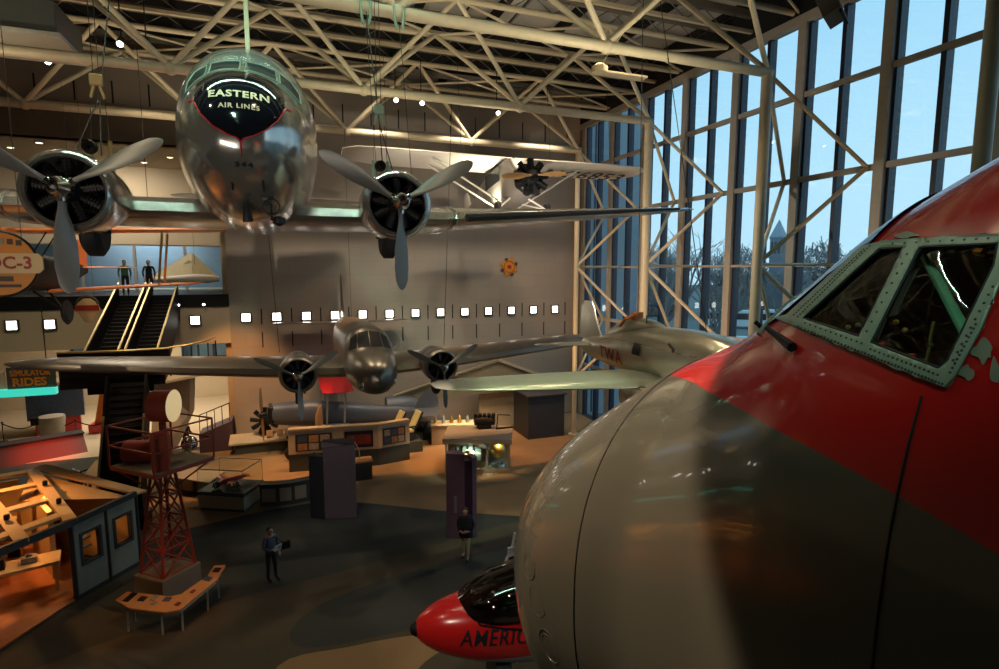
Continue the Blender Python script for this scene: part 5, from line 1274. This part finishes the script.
B().prism([(-.5, 0, .5), (.1, 0, .5), (.5, 0, 2.4), (.9, 0, 2.8), (.5, 0, 3.0), (-.1, 0, 2.5)], (0, .5, 0)).build('arm', 'orange_paint', OM, smooth=False, bevel=.05); B().box(.1, -.1, .9, .6, 0, 2.0).build('panel', 'white_fabric', OM); B().box(-.7, -.3, 0, .9, .8, .5).build('base', 'red_paint', OM, smooth=False)
TB = thing('trash_bin', 'tilted grey bin with black flap on the pale lobby floor', 'bin', (-12.2, 35.5, 0), R(20))
B().lathe([(.01, 0), (.5, .0), (.62, 1.1), (.6, 1.3), (.01, 1.35)], (0, 0, 0), (0, 0, 1), 20).build('body', 'grey_plain', TB); B().box(-.85, -.3, .95, -.5, .3, 1.35).build('flap', 'black', TB, bevel=.03)
for i in range(4):
    t = thing('rope_stanchion', 'black rope stanchion on the pale lobby floor, %s from the left' % ('first', 'second', 'third', 'fourth')[i], 'stanchion', (-14.5+i*1.7, 36.0-i*.3, .012), 0, 'rope stanchions in the lobby')
    B().lathe([(.01, 0), (.18, 0), (.16, .03), (.025, .05), (.025, .95), (.05, .97), (.05, 1.05), (.01, 1.07)], (0, 0, 0), (0, 0, 1), 14).build('post', 'dark_metal', t)
    if i < 3: B().tube([(1.7*k/8, -.3*k/8, .95-.3*sin(PI*k/8)) for k in range(9)], .03, 6).build('rope', 'black', t)
for i, (x, y) in enumerate(((-6.5, 20.9), (-5.6, 20.4))):
    t = thing('bell_stand', 'dark hoop stand with a small bell beside the tower, %s one' % ('left', 'right')[i], 'stand', (x, y, 0))
    B().tube([(.4*cos(PI*k/14), 0, 1.0+.5*sin(PI*k/14)) for k in range(15)], .03, 6).build('hoop', 'grey_plain', t)
    for s in (-1, 1): B().cyl((s*.4, 0, 0), (s*.4, 0, 1.0), .03, n=8).build('leg', 'grey_plain', t)
    B().lathe([(.02, .32), (.08, .28), (.12, .08), (.18, 0), (.02, .0)], (0, 0, 1.05), (0, 0, 1), 16).build('bell', 'grey_plain', t)
MC = thing('motorcycle', 'black motorcycle parked in the shadow beside the escalator foot', 'motorcycle', (-8.3, 25.5, 0), R(70))
for s in (-.7, .7): B().lathe([(.26, -.06), (.34, 0), (.26, .06), (.2, 0)], (s, 0, .34), (0, 1, 0), 22, True).build('wheel', 'rubber', MC)
B().obox((0, 0, .55), .6, .28, .4).build('engine_block', 'black', MC, bevel=.08); B().ball((.15, 0, .9), (.35, .16, .16)).build('tank', 'black_gloss', MC); B().obox((-.4, 0, .86), .6, .24, .12).build('saddle', 'black', MC, bevel=.05)
B().tube([(.72, 0, .34), (.5, 0, 1.0), (.45, .3, 1.12)], .03, 6).build('fork', 'dark_metal', MC); B().tube([(.5, 0, 1.0), (.42, -.32, 1.12)], .03, 6).build('handlebar', 'dark_metal', MC)
# paper-plane like delta aircraft beyond the balcony
DL = thing('delta_model', 'cream delta-shaped model aircraft hung beyond the balcony opening', 'model', (-5.2, 33.8, 8.3), R(10))
B().prism([(-1.9, 0, .15), (.3, -.2, .15), (1.6, .5, .35), (.4, .9, 1.7)], (0, .08, 0)).build('wing', 'cream_paper', DL, smooth=False)
B().loft(body_rings([(-1.9, .24, .1, .03), (-.8, .4, .05, .2), (.6, .5, .0, .25), (1.6, .4, .1, .1)], 16, 12, 2, 'x')).build('fuselage', 'white_fabric', DL)
B().prism([(-1.2, .3, .1), (.2, .5, 1.25), (.35, .5, 1.2), (-.2, .3, .1)], (0, .06, 0)).build('left_wing', 'white_fabric', DL, smooth=False)
B().cyl((.5, .4, 1.0), (.5, .4, 6.58), .01, n=5).build('cable', 'cable', DL)
for i, x in enumerate((-6.2, -5.1, -4.0)):
    t = thing('spot_fixture', 'small lit spot under the balcony rim, %s one' % ('left', 'middle', 'right')[i], 'spotlight', (x, 30.85, 7.42), 0, 'small spots under the balcony rim')
    B().cyl((0, 0, 0), (0, -.12, -.08), .07, n=12).build('housing', 'black', t); B().cyl((0, -.125, -.083), (0, -.135, -.09), .06, n=12).build('lens', 'spot_glow', t)

# ceiling fixtures
for i, (x, y, z) in enumerate(((-4.64, 21.2, 16), (-3.93, 21.0, 16), (-7.34, 23.8, 16), (4.42, 23.9, 16), (5.52, 23.94, 16), (9.03, 24.2, 16))):
    t = thing('stage_spot', 'small lit ceiling spotlight among the trusses, %s from the left' % ('second', 'third', 'first', 'fourth', 'fifth', 'sixth')[i], 'spotlight', (x, y, z), 0, 'lit ceiling spotlights')
    B().cyl((0, .25, .22), (0, 0, 0), .10, .12, 14).build('can', 'dark_metal', t); B().cyl((0, -.005, -.005), (0, -.015, -.013), .09, n=14).build('lens', 'spot_glow', t)
    B().cyl((0, .2, .2), (0, .2, 2.0), .02, n=6).build('stem', 'dark_metal', t)
SPK = thing('loudspeaker', 'black loudspeaker with grey back hung at the top right by the glass', 'speaker', (15.7, 13.2, 16.55), R(28))
mxr = MX.Rotation(R(-24), 4, 'X') @ MX.Rotation(R(12), 4, 'Y')
cab = B().obox((0, 0, .35), .75, .5, .8, mx=MX.Translation((0, 0, 0)) @ mxr); cab.build('cabinet', 'duct', SPK, bevel=.02)
B().obox((0, -.26, .24), .66, .06, .7, mx=mxr).build('grille', 'black', SPK); B().bar((0, .1, .7), (.1, .1, 2.6), .05, .05).build('bracket', 'dark_metal', SPK)
DU = thing('air_duct', 'large grey sheet metal duct resting on the truss at the top left corner', 'duct', (-7.15, 20.25, 15.35))
B().prism([(-7, -1.1, 0), (1.5, -1.1, 0), (1.5, -1.1, .9), (-7, -1.1, .9)], (0, 2.2, 0)).build('lower_section', 'duct', DU, smooth=False, bevel=.04)
B().prism([(-7, -1.0, .9), (1.3, -1.0, .9), (.5, -1.0, 2.2), (-7, -1.0, 2.2)], (0, 2.0, 0)).build('upper_section', 'duct', DU, smooth=False, bevel=.04)
B().box(-7, -1.2, -.06, 1.6, 1.2, .04).build('flange', 'mullion_grey', DU, smooth=False)
FXT = thing('work_light', 'small cream work light with tray hung below the nearest truss', 'lamp', (9.6, 16.4, 15.3))
B().cyl((0, 0, .2), (0, -2.0, 1.0), .015, n=6).build('stem', 'tube_cream', FXT); B().lathe([(.02, 0), (.26, .02), (.26, .2), (.1, .3), (.02, .3)], (0, 0, 0), (0, 0, 1), 16).build('head', 'tube_lit', FXT); B().box(0, -.2, .0, 1.7, .2, .06).build('tray', 'tube_cream', FXT)

# ------------------------------------------------------------------ visitors
def person(loc, rz, label, pose, mats, hair_m='hair'):
    """one skinned body: joints from feet to head; mats by height: shoes, trousers, top, skin"""
    root = thing('person', label, 'person', loc, rz)
    J = pose['J']; E_ = pose['E']; Rr = pose['R']
    me = bpy.data.meshes.new('body'); me.from_pydata(J, E_, []); o = bpy.data.objects.new('body', me); COL.objects.link(o)
    md = o.modifiers.new('skin', 'SKIN'); md.use_smooth_shade = True
    for i, r in enumerate(Rr):
        sv = me.skin_vertices[0].data[i]; sv.radius = r if isinstance(r, tuple) else (r, r); sv.use_root = (i == 0)
    ss = o.modifiers.new('sub', 'SUBSURF'); ss.levels = ss.render_levels = 2
    bpy.context.view_layer.update()
    m2 = bpy.data.meshes.new_from_object(o.evaluated_get(bpy.context.evaluated_depsgraph_get()))
    bpy.data.objects.remove(o)
    for m in mats: m2.materials.append(M[m])
    m2.shade_smooth()
    for p in m2.polygons: p.material_index = pose['mat'](p.center)
    o = bpy.data.objects.new('body', m2); COL.objects.link(o); o.parent = root
    return root
def std_pose(lean, armL, armR, step=.1, h=1.64, top_z=.98, sleeve=True):
    """facing -Y; x to its left/right"""
    k = h/1.72
    J = [(0, 0, .95), (0, -.0, 1.12), (0, .0, 1.28), (0, 0, 1.40), (0, -.01, 1.48), (0, -.02, 1.56), (0, -.03, 1.64), (0, -.02, 1.70)]
    E_ = [(i, i+1) for i in range(7)]; Rr = [(.15, .11), (.145, .10), (.17, .11), (.12, .085), .052, (.075, .085), (.08, .095), (.05, .06)]
    for s, st_ in ((-1, step), (1, -step)):
        i = len(J); J += [(s*.09, 0, .88), (s*.10, st_*.4-.02, .50), (s*.10, st_, .10), (s*.11, st_-.12, .045), (s*.11, st_-.2, .035)]
        E_ += [(0, i), (i, i+1), (i+1, i+2), (i+2, i+3), (i+3, i+4)]; Rr += [.085, .06, .042, (.045, .035), (.035, .025)]
    for s, arm in ((-1, armL), (1, armR)):
        i = len(J); J += [(s*.19, 0, 1.40)]+list(arm); E_ += [(3, i)]+[(i+q, i+q+1) for q in range(len(arm))]; Rr += [.06, .045, .033, .026][:len(arm)+1]
    J = [(x*k, y*k, z*k) for x, y, z in J]
    def mt(c):
        z = c.z/k; hx = abs(c.x)/k
        if z > 1.455: return 3
        if z < .085: return 0
        hands = [a[-1] for a in (armL, armR)]
        for hd in hands:
            if (V((c.x, c.y, c.z))/k-V(hd)).length < .075: return 3
        if z < top_z and hx < .17: return 1
        return 2
    return dict(J=J, E=E_, R=Rr, mat=mt), k
def details(root, k, armL, armR, hair_m, long_hair=False):
    hb = B().ball((0, .015, 1.655), (.088, .10, .095), 16, 10)
    hb.v = [(x, y if not (y < -.035 and z < 1.69) else -.02, z) for x, y, z in hb.v]
    if long_hair: hb.ball((0, .05, 1.56), (.075, .05, .11), 12, 8)
    hb.tf(MX.Scale(k, 4)).build('hair', hair_m, root)
    f = B().ball((0, -.118, 1.615), (.013, .02, .022), 8, 6)
    f.tf(MX.Scale(k, 4)).build('nose', 'skin', root)
    for s in (-1, 1):
        B().ball((s*.03, -.108, 1.64), (.010, .008, .006), 8, 6).tf(MX.Scale(k, 4)).build('eye', 'black', root)
        B().ball((s*.082, -.01, 1.63), (.012, .02, .028), 8, 6).tf(MX.Scale(k, 4)).build('ear', 'skin', root)
    B().ball((0, -.108, 1.578), (.022, .008, .006), 8, 6).tf(MX.Scale(k, 4)).build('mouth', 'red_lettering', root)
    for arm, s in ((armL, -1), (armR, 1)):
        w_, e_ = V(arm[-1]), V(arm[-2]); d = (w_-e_).normalized(); u = d.cross(V((0, 1, 0))).normalized()
        if u.length < .5: u = V((1, 0, 0))
        n = d.cross(u); b = B(); b.loft([[w_+d*t+u*(.034*a)+n*(.014*c) for a, c in ((-1, -1), (1, -1), (1, 1), (-1, 1))] for t in (-.01, .04, .085)])
        for q, ln in enumerate((.062, .075, .07, .052)):
            p = w_+d*.08+u*(.026-.0175*q); b.tube([p, p+d*ln*.55, p+d*ln*.85+n*.02, p+d*ln+n*.035], [.009, .0085, .008, .006], 6)
        p = w_+d*.02+u*.032; b.tube([p, p+d*.03+u*.022, p+d*.06+u*.024+n*.01], [.011, .01, .008], 6)
        b.tf(MX.Scale(k, 4)).build('hand', 'skin', root)
aL = [(-.25, .0, 1.14), (-.16, -.2, 1.08), (-.02, -.24, 1.10)]; aR = [(.25, .03, 1.13), (.26, -.02, .90), (.26, -.04, .84)]
ps, k = std_pose(0, aL, aR, .06, 1.6)
p1_ = person((-.83, 16.72, 0), R(35), 'person in grey blue shirt and dark trousers holding a white paper on the open floor', ps, ['rubber', 'trouser_dark', 'shirt_blue', 'skin']); details(p1_, k, aL, aR, 'hair')
pp = thing('paper_sheet', 'white paper held by the visitor on the open floor', 'paper', p1_.location+MX.Rotation(R(35), 4, 'Z') @ V((.06, -.27, 1.0)), R(35))
B().obox((0, 0, .05), .24, .012, .2, mx=MX.Rotation(R(20), 4, 'X')).build('sheet', 'paper', pp, smooth=False); B().obox((.05, -.012, .06), .08, .006, .1, mx=MX.Rotation(R(20), 4, 'X')).build('print', 'photo_grey', pp, smooth=False)
bg_ = thing('shoulder_bag', 'black bag at the side of the visitor holding a paper', 'bag', p1_.location+V((.42, -.05, .92)), R(20))
B().obox((0, 0, .12), .26, .1, .24).build('pouch', 'black', bg_, bevel=.03); B().tube([(-.1, 0, .24), (-.26, 0, .40), (-.36, 0, .46)], .012, 6).build('strap', 'black', bg_)
aL = [(-.27, .05, 1.15), (-.20, -.1, .98), (-.1, -.2, 1.0)]; aR = [(.27, .05, 1.15), (.22, -.1, .98), (.1, -.2, 1.02)]
ps, k = std_pose(0, aL, aR, .12, 1.64, .84)
p2_ = person((4.84, 15.9, 0), R(-30), 'person in black jacket and khaki trousers standing before the purple column', ps, ['rubber', 'trouser_khaki', 'jacket_black', 'skin']); details(p2_, k, aL, aR, 'hair')
jk = B().loft([[(rx*cos(2*PI*i/20), ry*sin(2*PI*i/20)+.0, z) for i in range(20)] for z, rx, ry in ((.74, .21, .15), (.9, .205, .15), (1.1, .2, .145), (1.28, .215, .145), (1.40, .17, .11), (1.44, .09, .08))], caps=False); jk.build('jacket', 'jacket_black', p2_, solid=.012)
aL = [(-.26, .0, 1.14), (-.24, -.05, .92), (-.24, -.08, .85)]; aR = [(.26, .0, 1.14), (.2, -.2, 1.05), (.05, -.25, 1.1)]
ps, k = std_pose(0, aL, aR, .05, 1.7)
p3_ = person((-5.05, 30.2, .0), R(60), 'person in dark clothes standing by the ramp railing left of the wall', ps, ['rubber', 'trouser_dark', 'jacket_black', 'skin']); details(p3_, k, aL, aR, 'hair')

for x, y, tp, lb in ((-7.45, 31.7, 'shirt_green', 'person in dark green shirt on the balcony at the top of the escalator'), (-6.5, 32.0, 'jacket_black', 'person in black jacket on the balcony right of the green shirt')):
    aL = [(-.26, .0, 1.14), (-.24, -.06, .92), (-.22, -.1, .86)]; aR = [(.26, .0, 1.14), (.24, -.06, .92), (.22, -.1, .86)]
    ps, k = std_pose(0, aL, aR, .04, 1.68)
    q_ = person((x, y, 7.8), R(12), lb, ps, ['rubber', 'trouser_dark', tp, 'skin']); details(q_, k, aL, aR, 'hair')
def LIGHTS():
    for x, y, p in ((-10, 22, 380), (-5, 24, 420), (0, 24, 420), (5, 23, 420), (10, 23, 420), (-7, 17, 230), (-1, 18, 260), (5, 17, 280), (10.5, 16, 320), (-6, 9, 200), (1, 8, 140), (7, 9, 90)):
        spot((x, y, 16.9), (x, y+.5, 0), p*2.1, (1., .78, .52), 110, .7, .13)
    for x in (0, 4, 8, 12): spot((x, 24.5, 16.8), (x, 31, 6), 650, WHITE, 75, .8, .15)
    for x, y in ((2, 24), (6, 23), (10, 24), (-2, 23)): spot((x, y, 13), (x, y+.6, 0), 2300, (1., .46, .16), 50, .7, .15)
    spot((-3.5, 25, 9), (-2.5, 31, 3.0), 1400, ORANGE, 46, .8, .15)
    # added warm fill from below on the roof trusses and columns
    for x, y in ((-9, 17), (-3, 23), (3, 17), (8, 22), (9, 12), (2, 9), (-6, 12), (6, 10)):
        spot((x, y, 11.6), (x, y+1.5, 18), 420, (1., .88, .60), 120, .8, .15)
    for y in (11, 17, 23): spot((10.5, y, 3.0), (14.6, y+3, 7), 700, (1., .6, .3), 85, .8, .15)
    # green tinted show light on the big airliner, the mailplane wing and the cockpit frames
    spot((-2.2, 3.5, 16.8), (-.6, 12.3, 12.6), 3000, GREEN, 27, .7, .25)
    area((-.6, 12.6, 17.9), (-.6, 12.4, 12.3), 9, 600, (.62, 1., .78), .3)
    for x in (-13, -10.5, -8, -6, -4.5): spot((x, -3.5+.1*x, 4.6), (x*.25+1, 12.5, 10.2), 480, (1., .86, .72), 44, .8, .10)  # added low spots behind the camera, for highlights under the airliner
    spot((5, 10, 16.5), (6.2, 13, 6), 1900, (.80, 1., .62), 26, .6, .2)
    spot((-1.5, -1.5, 13.5), (2.3, 1.5, 8.95), 300, (.62, 1., .78), 15, .5, .2)
    # warm key on the red and grey nose, hard edged
    spot((-2.5, 9.0, 14.5), (2.1, 5.75, 7.3), 5000, (1, .76, .5), 41, .12, .05)
    spot((-1.5, 5.5, 8.5), (2.8, 9.7, 1.9), 420, (1, .85, .7), 26, .6, .08)
    # up light on the high-wing plane
    spot((6.5, 15.5, 8.8), (7.0, 22.5, 13.6), 1500, WHITE, 66, .8, .15)
    # balcony recess, lobby, far hall
    area((-9, 34.5, 14.6), (-9, 35.5, 9), 3, 330, WHITE)
    area((-8, 38, 7.3), (-7.5, 39, 0), 4, 800, (1., .82, .6))
    area((-9, 45, 12), (-9, 46, 8), 5, 330, (.8, .92, 1.))
    spot((-9.5, 29, 4.6), (-11.2, 31.9, .4), 1500, (1., .10, .04), 36, 1., .1)
    spot((-5.5, 13.5, 4.5), (-6.6, 18.5, 9), 200, WARM, 60, .8, .1)
    spot((-2.4, 13.2, 6), (-3.2, 15.9, .6), 190, ORANGE, 40, .8, .1)
    # hut, counters, cases, then fill spots added to brighten exhibits, glazing and cockpit
    spot((-8.6, 19.6, 4.2), (-8.4, 18.4, 0), 330, ORANGE, 130, .6, .1)
    spot((-7.0, 19.4, 2.4), (-6.4, 18.2, 0), 110, ORANGE, 130, .6, .1)
    spot((8.2, 26.6, 2.6), (8.2, 27.4, .9), 180, WARM, 110, .6, .1)
    spot((7.2, 22.7, 1.32), (7.1, 23.2, .5), 60, (.8, 1., .85), 140, .6, .05)
    spot((8.5, 22.7, 1.32), (8.5, 23.0, .5), 38, WARM, 140, .6, .05)
    spot((-2.5, 25.5, 8), (-1.5, 29.6, .7), 500, WARM, 30, .6, .1)
    spot((8.8, 18.2, 4.9), (7.9, 23.5, 1.2), 200, WARM, 44, .6, .1)
    spot((2.5, 11.5, 7.5), (5.1, 17, 1.6), 230, (1., .8, .7), 30, .6, .1)
    spot((-.5, 14, 8), (1.2, 20.3, 1.5), 260, (.95, .85, .8), 26, .6, .1)
    spot((5.5, 18.5, 9.5), (17, 18.5, 10.5), 900, (1., .9, .75), 100, .8, .2)
    spot((8, 9.5, 4.5), (9.5, 15.8, 10.9), 420, WHITE, 60, .8, .1)
    spot((2.6, 21, 7), (2.4, 25.5, 1.2), 400, WARM, 50, .7, .1)
    spot((XA, 1.0, 9.3), (XA, 1.6, 8.3), 2.5, WARM, 150, .8, .05)
# ------------------------------------------------------------------ light
w = bpy.data.worlds.new('world'); SC.world = w; w.use_nodes = True
nt = w.node_tree; N = nt.nodes; L = nt.links; bg = N['Background']
tc = N.new('ShaderNodeTexCoord'); sp = N.new('ShaderNodeSeparateXYZ'); cr = N.new('ShaderNodeValToRGB'); nz = N.new('ShaderNodeTexNoise')
nz.inputs['Scale'].default_value = 3; nz.inputs['Detail'].default_value = 5
mr = N.new('ShaderNodeMapping'); mr.inputs['Scale'].default_value = (1, 1, 4)
ad = N.new('ShaderNodeMath'); ad.operation = 'MULTIPLY_ADD'; ad.inputs[1].default_value = .22
L.new(tc.outputs['Generated'], sp.inputs[0]); L.new(tc.outputs['Generated'], mr.inputs[0]); L.new(mr.outputs[0], nz.inputs[0])
L.new(nz.outputs['Fac'], ad.inputs[0]); L.new(sp.outputs['Z'], ad.inputs[2]); L.new(ad.outputs[0], cr.inputs[0]); L.new(cr.outputs[0], bg.inputs[0])
e = cr.color_ramp.elements
e[0].position = .05; e[0].color = (.50, .66, .74, 1); e[1].position = .75; e[1].color = (.22, .48, .68, 1)
n_ = e.new(.25); n_.color = (.46, .65, .77, 1)
bg.inputs[1].default_value = 1.05

def area(loc, tgt, sz, P, col, sy=None, name='lamp'):
    l = bpy.data.lights.new(name, 'AREA'); l.energy = P; l.color = col; l.size = sz
    if sy: l.shape = 'RECTANGLE'; l.size_y = sy
    o = bpy.data.objects.new(name, l); COL.objects.link(o); o.location = loc
    o.rotation_euler = (V(tgt)-V(loc)).to_track_quat('-Z', 'Y').to_euler(); return o
def spot(loc, tgt, P, col, deg, blend=.4, r=.08, name='spot'):
    l = bpy.data.lights.new(name, 'SPOT'); l.energy = P; l.color = col; l.spot_size = R(deg); l.spot_blend = blend; l.shadow_soft_size = r
    o = bpy.data.objects.new(name, l); COL.objects.link(o); o.location = loc
    o.rotation_euler = (V(tgt)-V(loc)).to_track_quat('-Z', 'Y').to_euler(); return o
WARM = (1., .66, .36); WHITE = (1., .86, .68); GREEN = (.52, 1., .74); ORANGE = (1., .42, .12)
LIGHTS()
SC.view_settings.view_transform = 'Standard'; SC.view_settings.look = 'None'; SC.view_settings.exposure = .5; SC.view_settings.gamma = 1
SC.cycles.use_denoising = True; SC.cycles.max_bounces = 6; SC.cycles.transparent_max_bounces = 16
SC.cycles.sample_clamp_indirect = 4; SC.cycles.caustics_reflective = False; SC.cycles.caustics_refractive = False
